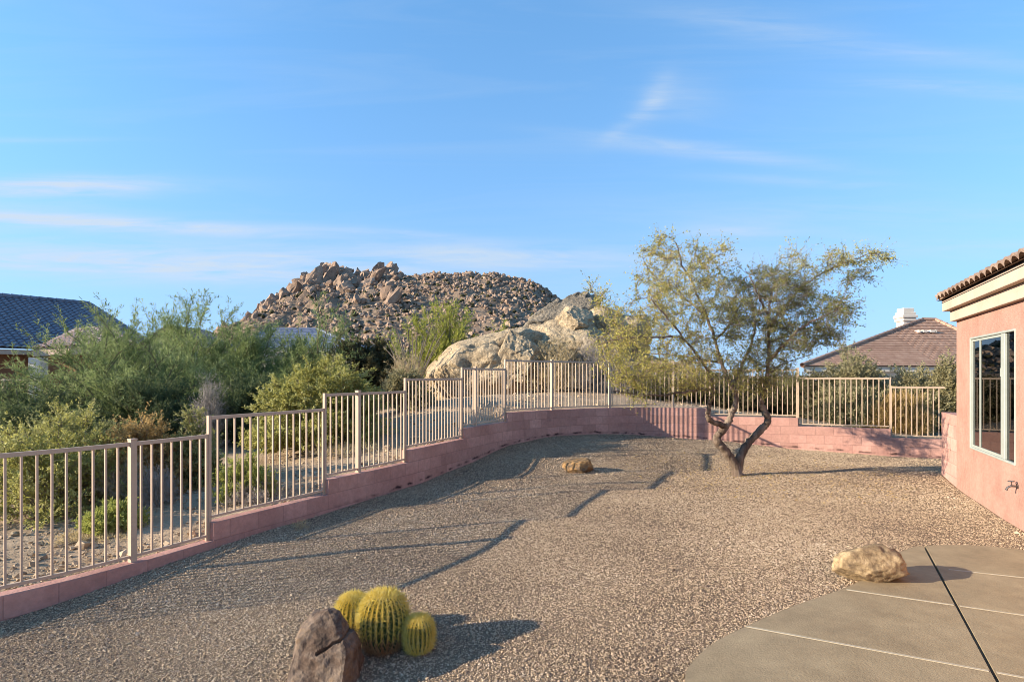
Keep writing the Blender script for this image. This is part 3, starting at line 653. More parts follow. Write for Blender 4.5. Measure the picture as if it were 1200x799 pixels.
# its lower wing with pinkish tiles
mb = MB(); w0 = at(38, 408, 27.5); w1 = at(84, 405.5, 27.0); w2 = at(160, 402, 29); r0 = at(88, 384, 30.5); r1 = at(128, 381, 31.5)
tile_plane(mb, np.array(w0) - OL, np.array(w1) - OL, np.array(r0) - OL, np.array(r0) - OL + (.6, 0, 0), .26, 12, .03, .04, True)
tile_plane(mb, np.array(w1) - OL, np.array(w2) - OL, np.array(r0) - OL + (.6, 0, 0), np.array(r1) - OL, .26, 12, .03, .04, True)
mb.build('wing_roof', M['pinktile'], A0)
mb = MB(); a, b, c = [np.array(v) - OL for v in (at(39, 409, 27.6), at(83, 406.5, 27.15), at(158, 403, 29.1))]
for p_, r_ in ((a, b), (b, c)):
    mb.add([p_, r_, r_ - (0, 0, .34), p_ - (0, 0, .34)], [(0, 1, 2, 3)])
    pi, ri = p_ + (0.2, .5, -.34), r_ + (-.2, .5, -.34); mb.add([p_ - (0, 0, .34), r_ - (0, 0, .34), ri, pi], [(0, 1, 2, 3)])
mb.build('wing_fascia', M['trim'], A0)
mb = MB(); a, b, c = a + (.3, .5, -.34), b + (-.1, .5, -.34), c + (-.3, .5, -.34)
for p_, r_ in ((a, b), (b, c)): mb.add([p_, r_, r_ - (0, 0, 2.6), p_ - (0, 0, 2.6)], [(0, 1, 2, 3)])
mb.build('wing_wall', M['rustwall'], A0)
mb = MB(); pc = np.array(at(45, 432, 27)) - OL; mb.box(pc - (.25, .25, 2.2), pc + (.25, .25, .5)); mb.build('porch_column', M['paletrim'], A0)

def hip_house(name, label, px0, px1, d, eave_py, ridge_py, rx0, rx1, depth, roofm, wallm, trimm, period=.3, amp=.03, rows=16, flat=False, skew=0.):
    x0, x1 = xz(px0, d), xz(px1, d); ze = CZ + (HY - eave_py) / FPX * d; dr_ = d + depth / 2; zr = CZ + (HY - ridge_py) / FPX * dr_
    a, b = xz(rx0, dr_), xz(rx1, dr_); base = go((x0 + x1) / 2, d)
    t = thing(name, label, 'house', ((x0 + x1) / 2, d, base)); O_ = np.array(t.location)
    sx = x0 * depth / d * skew
    E = [np.array(v, float) - O_ for v in ((x0, d, ze), (x1, d, ze), (x1 + sx, d + depth, ze), (x0 + sx, d + depth, ze))]; r0_, r1_ = np.array((a, dr_, zr)) - O_, np.array((b, dr_, zr)) - O_
    mb = MB(); kw = dict(period=period, rows=rows, amp=amp, lip=.035, flat=flat)
    tile_plane(mb, E[0], E[1], r0_, r1_, **kw); tile_plane(mb, E[1], E[2], r1_, r1_, **kw); tile_plane(mb, E[2], E[3], r1_, r0_, **kw); tile_plane(mb, E[3], E[0], r0_, r0_, **kw)
    for p_ in ((E[0], r0_), (E[1], r1_), (r0_, r1_)): ridge_caps(mb, p_[0] + (0, 0, .05), p_[1] + (0, 0, .05), .13)
    mb.build('roof', roofm, t)
    cc = sum(E) / 4
    def shell(inset, z0, z1):
        pl = [tuple((e + (cc - e) / np.linalg.norm(cc - e) * inset * 1.4)[:2]) for e in E]; return MB().prism(pl, z0, z1)
    shell(.12, E[0][2] - .28, E[0][2] - .012).build('fascia', trimm, t); shell(.35, E[0][2] - .56, E[0][2] - .283).build('cornice', trimm, t); shell(.55, -.5, E[0][2] - .563).build('wall', wallm, t)
    return t, E, r0_, r1_
t, E, r0_, r1_ = hip_house('house', 'cream house with brown hip roof and pale chimney behind the right shrubs', 940, 1212, 30, 429, 375.5, 1081, 1096, 11, M['browntile'], M['creamwall'], M['paletrim'], period=.42, amp=.012, rows=26, flat=True, skew=1.02)
O_ = np.array(t.location)
c = np.array(at(1061, 386, 37)) - O_; c[2] = 0; z = lambda py: CZ + (HY - py) / FPX * 37 - O_[2]
mb = MB()
for hw, a, b in ((.36, z(400), z(377.2)), (.42, z(377), z(373.2)), (.48, z(373), z(369.7)), (.40, z(369.5), z(366.2)), (.33, z(366), z(361.5))): mb.box((c[0] - hw, c[1] - hw, a), (c[0] + hw, c[1] + hw, b))
ch = mb.build('chimney', M['paletrim'], t); ch.modifiers.new('soft', 'BEVEL').width = .03
v0 = np.array(at(1081, 388.5, 33.9)) - O_
mb = MB()
for dxx, ww in ((-.38, .1), (-.15, .3), (.28, .3), (.55, .1)): mb.box(v0 + (dxx - .0, -.3, -.06), v0 + (dxx + ww * .7, .25, .07))
mb.build('roof_vent', M['paletrim'], t)
hip_house('house', 'house with grey blue roof far behind the green thicket, below the rocky hill', 262, 424, 44, 408, 386.5, 318, 372, 9, M['solar'], M['creamwall'], M['paletrim'], period=.4, amp=.02, rows=12, flat=True)
# pale gable end showing through the thicket
t = thing('house', 'pale house gable glimpsed through the tops of the green thicket', 'house', (xz(206, 30), 30, go(xz(206, 30), 30))); O_ = np.array(t.location)
x0, x1, xm = xz(172, 30), xz(236, 30), xz(204, 30); zb, zt = CZ + (HY - 404) / FPX * 30, CZ + (HY - 383) / FPX * 30
mb = MB(); P = [(x0, 30, zb), (x1, 30, zb), (xm, 30, zt)]; Bk = [(x0, 32.5, zb), (x1, 32.5, zb), (xm, 32.5, zt)]
V = np.array(P + Bk) - O_; mb.add(V, [(0, 1, 2)]); mb.box(np.array((x0, 30, -.5 + O_[2])) - O_, np.array((x1, 32.5, zb)) - O_); mb.build('wall', M['creamwall'], t)
mb = MB(); o1 = np.array((-.5, -.5, -.27)); o2 = np.array((.5, -.5, -.27)); up = np.array((0, -.5, .03))
tile_plane(mb, V[3] + o1 * (1, -1, 1), V[0] + o1, V[5] + up * (1, -1, 1), V[2] + up, .3, 8, .035, .04); tile_plane(mb, V[1] + o2, V[4] + o2 * (1, -1, 1), V[2] + up, V[5] + up * (1, -1, 1), .3, 8, .035, .04)
mb.build('roof', M['pinktile'], t)

# neighbour's fence far left
fx0, fx1, fd = xz(-60, 17), xz(58, 17), 17.0
t = thing('metal_fence', 'pale metal fence of the neighbour in the thicket at the left edge', 'fence', ((fx0 + fx1) / 2, fd, CZ - 1.3))
ln = fx1 - fx0; MB().box((-ln / 2, -.02, 1.16), (ln / 2, .02, 1.2)).build('top_rail', M['fence'], t); MB().box((-ln / 2, -.02, .05), (ln / 2, .02, .09)).build('bottom_rail', M['fence'], t)
me = bar_mesh('picket', .02, 1.07, M['fence'])
for k in range(1, int(ln / .15)): put(me, 'picket', t, (-ln / 2 + k * .15, 0, .09), 0)
me = bar_mesh('post', .06, 1.42, M['fence'])
for px_ in (4, 55): put(me, 'post', t, (xz(px_, fd) - (fx0 + fx1) / 2, 0, -.2), 0)

# ------------------------------------------------------------------ rocks
def ico(sub):
    bm = bmesh.new(); bmesh.ops.create_icosphere(bm, subdivisions=sub, radius=1); V = np.array([v.co for v in bm.verts]); F = np.array([[v.index for v in f.verts] for f in bm.faces]); bm.free(); return V, F
ICO = {k: ico(k) for k in (1, 2, 3, 4, 5, 6)}
def rock_mesh(size, seed, sub=5, rough=.18, freq=1.2, cuts=6, cutd=.72, fine=.03, box=0., fis=False):
    V, F = ICO[sub]; V = V.copy(); r = np.random.default_rng(seed); o = r.uniform(-50, 50, 3)
    if box: V = V / (np.abs(V) ** (2 / (1 - box * .75))).sum(1)[:, None] ** ((1 - box * .75) / 2)
    out = []
    for v in V:
        a = mnoise.fractal(Vector(v * freq + o), 1.0, 2.0, 4); out.append(1 + rough * a)
    V = V * np.array(out)[:, None]
    for _ in range(cuts):
        n = r.normal(0, 1, 3); n /= np.linalg.norm(n); dd_ = cutd + r.uniform(-.06, .12); k = V @ n; ex = np.maximum(k - dd_, 0); V -= (ex * .93)[:, None] * n
    fn = np.array([mnoise.fractal(Vector(v * 5 + o), .8, 2.1, 4) for v in V]); V *= (1 + fine * fn)[:, None]
    if fis:
        for fq, wd_, dp in ((1.4, .045, .07), (3.2, .05, .018)):
            c_ = np.array([abs(mnoise.noise(Vector((v[0] * fq + o[0], v[1] * fq + o[1], v[2] * fq * 1.5 + o[2])))) for v in V]); V *= (1 - dp * np.clip(1 - c_ / wd_, 0, 1))[:, None]
    return V * np.array(size), F
def rock(name, label, base, size, seed, m, rz=0, group=None, cat='rock', tilt=(0, 0), **k):
    V, F = rock_mesh(size, seed, **k); R = Matrix.Rotation(rz, 3, 'Z') @ Matrix.Rotation(tilt[0], 3, 'X') @ Matrix.Rotation(tilt[1], 3, 'Y'); V = V @ np.array(R).T
    o = MB().add(V, F).build(name, m, smooth=True, loc=base); return tag(o, label, cat, group)
d = 4.95
p = pp(1020, 677); rock('rock', 'golden flat topped rock at the patio edge casting a shadow on the concrete', (p[0], p[1] + .02, PZ + .105), (.292, .22, .175), 11, M['rockgold'], rz=.15, group='landscape rocks in the gravel yard', cuts=9, cutd=.76, box=.25, fine=.05)
px_, py_ = 679, 549; dd_ = 1.83 * FPX / (555 - HY); x_ = xz(px_, dd_); rock('rock', 'small golden rock alone in the gravel at the edge of the wall shadow', (x_, dd_ + .1, gi(x_, dd_) + .09), (.31, .22, .19), 23, M['rockorange'], rz=-.1, group='landscape rocks in the gravel yard', cuts=8, cutd=.72, box=.2, fine=.05)

# angular dark rock beside the cacti: a faceted, cracked block
def angular_rock():
    b = np.array((xz(384, 3.95), 3.95, gi(xz(384, 3.95), 3.95)))
    def q(px, py, d): v = np.array(at(px, py, d)); return v - b
    top_ = [q(352, 722, 4.08), q(385, 711, 4.10), q(399, 712, 4.22), q(371, 716, 4.3)]
    bm = bmesh.new()
    pts = [q(333, 812, 3.75), q(398, 830, 3.68), q(423, 806, 3.95), q(427, 775, 4.2), q(372, 780, 4.45), q(340, 795, 4.2),
           q(347, 752, 3.88), q(384, 714, 3.98), q(398, 716, 4.0), q(420, 748, 4.05), q(396, 722, 4.2), q(371, 713, 4.15), q(362, 722, 4.02), q(352, 735, 4.08), q(405, 760, 3.82), q(400, 800, 3.72)]
    for v in pts: bm.verts.new(v)
    bmesh.ops.convex_hull(bm, input=bm.verts)
    for v in [v for v in bm.verts if not v.link_faces]: bm.verts.remove(v)
    bmesh.ops.triangulate(bm, faces=bm.faces)
    bmesh.ops.subdivide_edges(bm, edges=bm.edges, cuts=28, use_grid_fill=True)
    bmesh.ops.triangulate(bm, faces=bm.faces); bm.normal_update()
    # crack from the upper right down to the left, across the pale face
    A, B = q(378, 757, 3.9), q(430, 728, 4.0); cn = np.cross(B - A, np.array((.2, -1, 0.1))); cn /= np.linalg.norm(cn)
    for v in bm.verts:
        c_ = np.array(v.co); a = mnoise.fractal(Vector(c_ * 7), .9, 2, 5); r_ = mnoise.ridged_multi_fractal(Vector(c_ * 5 + np.array((3, 1, 2))), .9, 2, 4, 1, 2)
        off = .016 * a + .007 * (r_ - 1)
        e = abs(np.dot(c_ - A, cn) + .02 * mnoise.noise(Vector(c_ * 16)))
        if e < .011 and c_[0] > A[0] - .02: off -= .03 * (1 - e / .011)
        v.co += v.normal * off
    me = bpy.data.meshes.new('rock'); bm.to_mesh(me); bm.free(); me.materials.append(M['rockbrown'])
    o = bpy.data.objects.new('rock', me); C.objects.link(o); o.location = b
    return tag(o, 'dark brown angular cracked rock standing left of the barrel cacti', 'rock', 'landscape rocks in the gravel yard')
angular_rock()

# granite boulders beyond the fence
BG = 'granite boulders beyond the fence'
def boulder(label, px, py, d, wpx, hpx, dep, seed, m, rz=0, **k):
    sx = wpx / FPX * d / 2; sz = hpx / FPX * d / 2; p = at(px, py, d)
    kw = dict(fis=True, sub=6, cuts=8, cutd=.78, rough=.25, fine=.04, freq=1.25); kw.update(k)
    return rock('boulder', label, p, (sx * 1.08, dep, sz * 1.12), seed, m, rz, BG, 'boulder', **kw)
boulder('big tan boulder with rounded back just left of the curved fence', 568, 437, 21.5, 132, 98, 1.6, 3, M['boulder'], tilt=(0, -.14), box=.3)
boulder('blunt tan boulder end with dark overhang beside the dry grass', 604, 424, 20.6, 52, 66, 1.0, 8, M['boulder'], box=.35, cuts=9)
boulder('grey sloping boulder slab on top of the pile against the sky', 655, 388, 25, 100, 66, 1.6, 14, M['bouldergrey'], tilt=(0, -.42), box=.3, cutd=.74)
boulder('smooth round golden boulder perched mid pile', 673, 379, 22.0, 46, 34, .9, 17, M['boulder'], cuts=3)
boulder('wide pale boulder under the round golden one', 660, 404, 22.0, 88, 50, 1.2, 20, M['boulder'], box=.3)
boulder('tan boulder at the right of the pile behind the yard tree', 718, 398, 23.5, 76, 58, 1.3, 29, M['boulder'], box=.3)
boulder('dark fissured boulder low behind the fence and left tree branches', 708, 435, 21, 70, 74, 1.0, 31, M['bouldergrey'], box=.4, cuts=9)
boulder('low flat pale boulder on the ground right behind the highest fence run', 622, 481, 18.5, 82, 24, .8, 37, M['boulder'], box=.3)
boulder('half buried tan slab in the bank behind the short fence run', 560, 482, 17.2, 70, 26, .7, 41, M['boulder'], box=.3)
boulder('sandy slab lying on the bank left of the big boulder', 500, 492, 15.5, 66, 22, .7, 43, M['boulder'], box=.3)
rng2 = np.random.default_rng(5)
i_ = 0
for px_, py_, d_, w_ in ((402, 626, 0, 0),): pass
for px_, d_, r_ in ((131, 7.55, .055), (38, 8.4, .05), (17, 7.4, .045)):
    x_ = xz(px_, d_)
    rock('rock', {131: 'fist sized pale stone at the foot of the green brittlebush', 38: 'small reddish stone left on the sand at the fence', 17: 'small stone on the sand at the left edge'}[px_], (x_, d_, go(x_, d_) + r_ * .4), (r_ * 1.2, r_, r_ * .8), 60 + px_, M['boulder'], group='small stones on the sand', sub=3)

# ------------------------------------------------------------------ rocky hill far behind
def hill():
    D = 300.; prof = np.array([(200, 436), (255, 402), (290, 379), (305, 366), (320, 357), (340, 341), (360, 325), (372, 318), (385, 314), (400, 316), (430, 316), (450, 312), (462, 316), (480, 319), (505, 315), (530, 314), (548, 314), (565, 318), (582, 318), (600, 322), (625, 327), (645, 339), (664, 353), (692, 376), (730, 402), (800, 436)], float)
    PX = (prof[:, 0] - HX) / FPX * D; PZ_ = np.maximum((HY - prof[:, 1]) / FPX * D, 0)
    def h(x, y):
        p_ = np.interp(x, PX, PZ_)
        f = np.where(y < D, np.clip((y - (D - 105)) / 105, 0, 1), np.clip(1 - (y - D) / 60, 0, 1))
        f = f ** .85
        return p_ * f
    xs = np.arange(PX[0] - 5, PX[-1] + 5, 1.0); ys = np.arange(D - 106, D + 60, 1.0); X, Y = np.meshgrid(xs, ys)
    Zb = h(X, Y); nz = np.array([mnoise.fractal(Vector((x * .05, y * .05, 2)), .9, 2.1, 5) for x, y in zip(X.ravel(), Y.ravel())]).reshape(X.shape)
    Z = Zb + nz * np.minimum(Zb * .16, 2.4) - .8
    # bedrock: fractured ribs and cliffs, boldest under the left crest
    rid = np.array([mnoise.ridged_multi_fractal(Vector((x * .11 + y * .03, y * .05, 5)), .8, 2.2, 5, 1, 2) for x, y in zip(X.ravel(), Y.ravel())]).reshape(X.shape)
    lft = np.clip(1 - np.abs(X - (400 - HX) / FPX * D) / 45, .12, 1); topw = np.clip(Zb / 40, 0, 1)
    Z = Z + (rid - 1.1) * 2.6 * lft * topw * np.clip((D + 8 - Y) / 8, 0, 1)
    ny, nx = X.shape; V = np.column_stack((X.ravel(), Y.ravel(), Z.ravel() + CZ - 1.5)); i = np.arange((ny - 1) * nx).reshape(ny - 1, nx)[:, :-1].ravel()
    F = np.column_stack((i, i + 1, i + nx + 1, i + nx))
    o = MB().add(V, F).build('hill', M['hill'], smooth=True); tag(o, kind='structure')
    # boulders that cover it: more and bigger towards the crest
    r = np.random.default_rng(12); mb = MB(); Vi, Fi = ICO[2]
    def zat(x, y):
        ix = np.clip(((x - xs[0]) / 1.0).astype(int), 0, nx - 1); iy = np.clip(((y - ys[0]) / 1.0).astype(int), 0, ny - 1); return Z[iy, ix] + CZ - 1.5
    crags = [rock_mesh((1, 1, 1), 500 + k, sub=3, rough=.5, freq=1.6, cuts=12, cutd=.5, fine=.12)[0] for k in range(24)]; Fc = ICO[3][1]
    protos = []; V1, F1 = ICO[1]; protos1 = [V1 * r.uniform(.55, 1.3, (12, 1)) for _ in range(24)]
    for k in range(24):
        v, _ = rock_mesh((1, 1, 1), 200 + k, sub=2, rough=.42, freq=1.3, cuts=8, cutd=.56, fine=.06); protos.append(v)
    def scatter(n, xr, yr, smin, smax, tall, crest=0, small=False, crag=False):
        PR, FF = (protos1, F1) if small else (crags, Fc) if crag else (protos, Fi)
        x = r.uniform(*xr, n); y = r.uniform(*yr, n) if not crest else D + r.normal(0, crest, n) - 4
        hh = h(x, y); k = hh > 3; x, y, hh = x[k], y[k], hh[k]
        z = zat(x, y); s = smin * (smax / smin) ** (r.random(len(x)) ** 1.6)
        for j in range(len(x)):
            v = PR[r.integers(24)] * np.array((r.uniform(.6, 1.3), r.uniform(.6, 1.3), r.uniform(.7, 1.1) * tall)) * s[j]
            a, t_ = r.uniform(0, 6.28), r.normal(0, .35); ca, sa = math.cos(a), math.sin(a); ct, st = math.cos(t_), math.sin(t_)
            v = np.column_stack((v[:, 0] * ca - v[:, 1] * sa, v[:, 0] * sa + v[:, 1] * ca, v[:, 2])); v = np.column_stack((v[:, 0] * ct + v[:, 2] * st, v[:, 1], -v[:, 0] * st + v[:, 2] * ct))
            mb.add(v + (x[j], y[j], z[j] + s[j] * (-.1 if crag else .25)), FF)
    X0 = lambda px_: (px_ - HX) / FPX * D
    scatter(13000, (PX[0], PX[-1]), (D - 100, D + 10), .35, 1.5, 1.0, small=True)
    scatter(900, (PX[0], PX[-1]), (D - 100, D + 8), .5, 1.4, 1.0)
    scatter(90, (X0(300), X0(480)), (D - 60, D - 5), 1.0, 3.0, 1.35)
    scatter(36, (X0(480), X0(600)), (D - 70, D), 1.0, 2.6, 1.2, crag=True)
    scatter(150, (X0(288), X0(475)), None, 1.0, 2.6, 1.5, crest=7)
    scatter(110, (X0(318), X0(478)), (D - 34, D + 3), 2.2, 5.2, 1.7, crag=True)
    scatter(40, (X0(288), X0(350)), (D - 30, D + 3), 1.8, 3.4, 1.2, crag=True)
    scatter(260, (X0(475), X0(665)), None, .45, 1.3, 1.0, crest=5)
    # standing fins below the left crest
    for px_, py_, wd, ht in ((398, 326, 2.6, 5.5), (412, 330, 2.4, 6.2), (386, 328, 3, 5), (425, 325, 2.8, 5), (437, 327, 2.6, 5.5), (372, 336, 3, 4.5), (345, 352, 4, 4), (328, 358, 3.5, 3.5), (447, 320, 3, 4.5), (475, 345, 3, 4.2), (480, 352, 2.4, 4.5)):
        x = X0(px_); zt = (HY - py_) / FPX * D; yy = np.linspace(D - 100, D, 120); y = yy[np.argmin(np.abs(h(np.full(120, x), yy) * D / yy - zt))]
        v = crags[r.integers(24)] * np.array((wd * 1.5, wd * 1.6, ht * 1.45)); t_ = .42; v = np.column_stack((v[:, 0] + v[:, 2] * t_, v[:, 1], v[:, 2])); mb.add(v + (x, y - 2, float(zat(np.array([x]), np.array([y]))[0]) + ht * .1), Fc)
    o = mb.build('hill_rocks', M['hillrock']); tag(o, 'brown boulders covering the rocky hill', 'boulders', kind='stuff')
    # scrub on its slopes
    n = 900; x = r.uniform(PX[0], PX[-1], n); y = r.uniform(D - 104, D - 5, n); z = zat(x, y); mb = MB(); v, f = ICO[1]
    for j in range(n): mb.add(v * (r.uniform(.6, 1.3), r.uniform(.6, 1.3), r.uniform(.5, 1.0)) * r.uniform(.8, 1.25, (len(v), 1)) + (x[j], y[j], z[j] + .5), f)
    o = mb.build('hill_scrub', M['oldark']); tag(o, 'sparse olive scrub among the rocks of the hill', 'scrub', kind='stuff')
hill()

# ------------------------------------------------------------------ plants
def unit(a): return a / (np.linalg.norm(a, axis=-1, keepdims=True) + 1e-9)
def leaves(mb, P, Dv, ln, wd, r):
    n = len(P); Dv = unit(Dv); sd = unit(np.cross(Dv, r.normal(0, 1, (n, 3)))); ln = np.broadcast_to(ln, (n,))[:, None]; wd = np.broadcast_to(wd, (n,))[:, None]
    V = np.stack((P, P + Dv * ln * .5 + sd * wd * .5, P + Dv * ln, P + Dv * ln * .5 - sd * wd * .5), 1).reshape(-1, 3)
    mb.add(V, np.arange(4 * n).reshape(n, 4))
def twigs(mb, A, B, w_, r):     # slim three sided twigs
    n = len(A); D_ = unit(B - A); a = unit(np.cross(D_, r.normal(0, 1, (n, 3)))); b = np.cross(D_, a); w_ = np.broadcast_to(w_, (n,))[:, None]
    V = np.stack((A + a * w_, A - a * w_ * .5 + b * w_ * .87, A - a * w_ * .5 - b * w_ * .87, B), 1).reshape(-1, 3); o = 4 * np.arange(n)[:, None]
    mb.add(V, np.concatenate((o + (0, 1, 3), o + (1, 2, 3), o + (2, 0, 3)), 1).reshape(-1, 3))
def plant(name, label, cat, px, d, top_py, wpx, leafmat, stemmat, seed, depth=None, nst=60, ntw=14, nlf=24, tl=.5, ll=.1, lw=.014, up=.5, spread=.7, low=.05, group=None, z=None, lump=.25, tw=.004, parts=('foliage', 'stem'), sr=.012, skirt=.0, tmin=.3):
    r = np.random.default_rng(seed); x = xz(px, d); zb = go(x, d) if z is None else z
    h = CZ + (HY - top_py) / FPX * d - zb; rx = wpx / FPX * d / 2; ry = depth or rx
    t = thing(name, label, cat, (x, d, zb), 0, group)
    # soft lumps so that the outline is uneven
    Lk = unit(r.normal(0, 1, (9, 3)) + (0, 0, .4)); La = r.uniform(-1, 1, 9)
    az = r.uniform(0, 2 * np.pi, nst); el = np.arcsin(r.uniform(low, 1, nst)); ds = np.column_stack((np.cos(az) * np.cos(el), np.sin(az) * np.cos(el), np.sin(el)))
    lp = (np.exp(4 * (ds @ Lk.T - 1)) * La).sum(1); lp = 1 + lump * (lp - lp.mean()); fl = r.uniform(.78, 1.0, nst) * np.clip(lp, .45, 1.4)
    tip = tl * .55
    E_ = ds * np.array((max(rx - tip * .6, rx * .5), max(ry - tip * .6, ry * .5), max(h - tip * (.4 + up), h * .5))) * fl[:, None]
    B_ = np.column_stack((r.normal(0, .12 * rx, nst), r.normal(0, .12 * ry, nst), np.full(nst, -.05)))
    Cc = np.column_stack((E_[:, 0] * .35 + B_[:, 0] * .6, E_[:, 1] * .35 + B_[:, 1] * .6, E_[:, 2] * .62 + .05 * h)) + r.normal(0, .06 * h, (nst, 3))
    bez = lambda t_, i: (1 - t_)[:, None] ** 2 * B_[i] + (2 * t_ * (1 - t_))[:, None] * Cc[i] + (t_ ** 2)[:, None] * E_[i]
    i = np.repeat(np.arange(nst), ntw); tt = r.uniform(tmin, 1, len(i)) ** .8; A = bez(tt, i); Tg = unit(bez(np.minimum(tt + .05, 1.05), i) - A)
    outw = unit(A * (1, 1, .6)); Dv = unit(Tg * .6 + r.normal(0, spread, A.shape) + outw * .3 + np.array((0, 0, up))); Lg = tl * r.uniform(.5, 1.1, len(i)); Bt = A + Dv * Lg[:, None]
    K = np.array((rx / np.percentile(np.abs(Bt[:, 0]), 97), ry / np.percentile(np.abs(Bt[:, 1]), 97), h / np.percentile(Bt[:, 2], 99)))   # fit the crown to its measured size
    A = A * K; Bt = Bt * K; Bt[:, 2] = np.maximum(Bt[:, 2], .02); ms_ = MB()
    for q_ in range(nst):
        ii = np.full(6, q_); ms_.tube(bez(np.linspace(0, 1, 6), ii) * K, np.linspace(sr, sr * .35, 6), 4)
    twigs(ms_, A, Bt, tw, r); ms_.build(parts[1], stemmat, t)
    j = np.repeat(np.arange(len(i)), nlf); u = r.random(len(j)) ** .8; P = A[j] + (Bt - A)[j] * u[:, None] + r.normal(0, tl * .035, (len(j), 3)); Dl = Dv[j] * .7 + r.normal(0, .6, (len(j), 3)) + (0, 0, up * .5)
    P[:, 2] = np.maximum(P[:, 2], .015)
    ml = MB(); leaves(ml, P, Dl, ll * r.uniform(.6, 1.25, len(j)), lw * r.uniform(.7, 1.2, len(j)), r); ml.build(parts[0], leafmat, t)
    return t
TP = ('crown', 'trunk'); TG = 'green trees of the thicket beyond the fence'
PV = dict(nst=95, ntw=20, nlf=26, tl=.6, ll=.13, lw=.018, up=.45, spread=.5, sr=.03, parts=TP, low=.0, lump=.22)
def PVk(**k): a = dict(PV); a.update(k); return a
plant('palo_verde_tree', 'pale green feathery tree in front of the slate blue roof', 'tree', 140, 16.0, 368, 215, M['pv'], M['pvstem'], 1, group=TG, **PVk())
plant('palo_verde_tree', 'tallest pale green tree in the middle of the thicket, before the pale gable', 'tree', 232, 24.5, 359, 205, M['pv'], M['pvstem'], 2, group=TG, **PVk(ll=.18, lw=.026, tl=.8))
plant('palo_verde_tree', 'green feathery tree at the right of the thicket, before the grey blue roof', 'tree', 318, 24.0, 384, 165, M['pv'], M['pvstem'], 3, group=TG, **PVk(ll=.18, lw=.026, tl=.8))
plant('palo_verde_tree', 'slender open tree rising alone at the right end of the thicket', 'tree', 372, 23.5, 350, 84, M['pv'], M['pvstem'], 4, group=TG, **PVk(nst=34, ntw=12, nlf=18, up=.9, lump=.6, ll=.17, lw=.024))
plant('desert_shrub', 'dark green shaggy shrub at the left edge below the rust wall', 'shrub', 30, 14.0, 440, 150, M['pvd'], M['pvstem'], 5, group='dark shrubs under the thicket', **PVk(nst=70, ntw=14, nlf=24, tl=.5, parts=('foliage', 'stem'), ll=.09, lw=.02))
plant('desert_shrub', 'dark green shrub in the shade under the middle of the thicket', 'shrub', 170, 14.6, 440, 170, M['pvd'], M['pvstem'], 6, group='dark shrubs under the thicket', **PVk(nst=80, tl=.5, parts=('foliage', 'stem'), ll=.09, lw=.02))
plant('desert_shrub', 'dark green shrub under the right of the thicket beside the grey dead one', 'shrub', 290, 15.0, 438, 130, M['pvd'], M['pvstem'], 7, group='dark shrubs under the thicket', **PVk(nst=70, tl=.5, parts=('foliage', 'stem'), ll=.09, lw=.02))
plant('dead_shrub', 'grey leafless shrub amid the dark green thicket', 'shrub', 244, 13.6, 440, 54, M['drygrey'], M['greystem'], 8, **PVk(nst=40, ntw=12, nlf=10, tl=.5, parts=('twigs', 'stem'), ll=.09, lw=.008))
JG = 'rounded desert bushes along the outside of the fence'
JJ = dict(nst=80, ntw=16, nlf=26, tl=.28, ll=.05, lw=.024, up=.35, spread=.8, low=.0, group=JG, tw=.003, sr=.01, lump=.3)
def JK(**k): a = dict(JJ); a.update(k); return a
plant('jojoba_bush', 'yellow green bush behind the nearest fence run at the left edge', 'bush', 62, 8.6, 484, 170, M['jojb'], M['twig'], 11, **JK(nst=110, ll=.042, lw=.02))
plant('jojoba_bush', 'grey green tall bush behind the yellow green one at the left edge', 'bush', 75, 10.2, 482, 140, M['joj'], M['twig'], 12, **JK(nst=80))
plant('jojoba_bush', 'orange tinged dry bush behind the first fence post', 'bush', 170, 9.6, 490, 116, M['jojo'], M['twig'], 13, **JK(nst=80, ll=.045))
plant('jojoba_bush', 'pale green small bush right of the orange tinged one', 'bush', 229, 9.9, 480, 62, M['joj'], M['twig'], 14, **JK(nst=50))
plant('jojoba_bush', 'big rounded olive bush behind the middle of the fence', 'bush', 381, 13.0, 428, 142, M['jojb'], M['twig'], 15, **JK(nst=230, ntw=18, nlf=28, ll=.06, lw=.03, lump=.05, up=.2, tl=.24))
plant('jojoba_bush', 'dark rounded bush behind the big olive one', 'bush', 428, 24.0, 401, 100, M['oldark'], M['twig'], 16, **JK(nst=190, ll=.11, lw=.055, tl=.4, lump=.12))
plant('jojoba_bush', 'low olive bush between the dark rounded one and the big tan boulder', 'bush', 478, 15.5, 433, 62, M['olive'], M['twig'], 17, **JK(nst=70, ll=.06))
plant('jojoba_bush', 'low olive bush on the slope left of the dark rounded one', 'bush', 392, 15.0, 424, 60, M['olive'], M['twig'], 18, **JK(nst=60, ll=.06))
plant('brittlebush', 'small bright green bush behind the nearest fence run with brown skirt', 'bush', 128, 7.5, 588, 66, M['britt'], M['twig'], 21, **JK(nst=60, ll=.045, lw=.013, tl=.16, up=.7, nlf=20))
plant('brittlebush', 'small yellow bush behind the second fence run', 'bush', 292, 8.7, 533, 70, M['britt'], M['twig'], 22, **JK(nst=60, ll=.045, lw=.013, tl=.16, up=.7, nlf=20))
DK = JK(nst=44, ntw=12, nlf=9, ll=.06, lw=.006, tl=.22, up=.4, group='dry dead shrubs behind the fence', parts=('twigs', 'stem'))
plant('dead_shrub', 'straw coloured dead shrub behind the fence just left of the first post', 'shrub', 140, 8.8, 535, 66, M['dry'], M['greystem'], 23, **DK)
plant('dead_shrub', 'grey dead shrub behind the fence just right of the first post', 'shrub', 184, 8.7, 545, 54, M['drygrey'], M['greystem'], 24, **DK)
plant('dead_shrub', 'brown dead skirt of twigs under the small bright green bush', 'shrub', 118, 7.3, 622, 88, M['dry'], M['greystem'], 25, **{**DK, 'nst': 36, 'tl': .14})
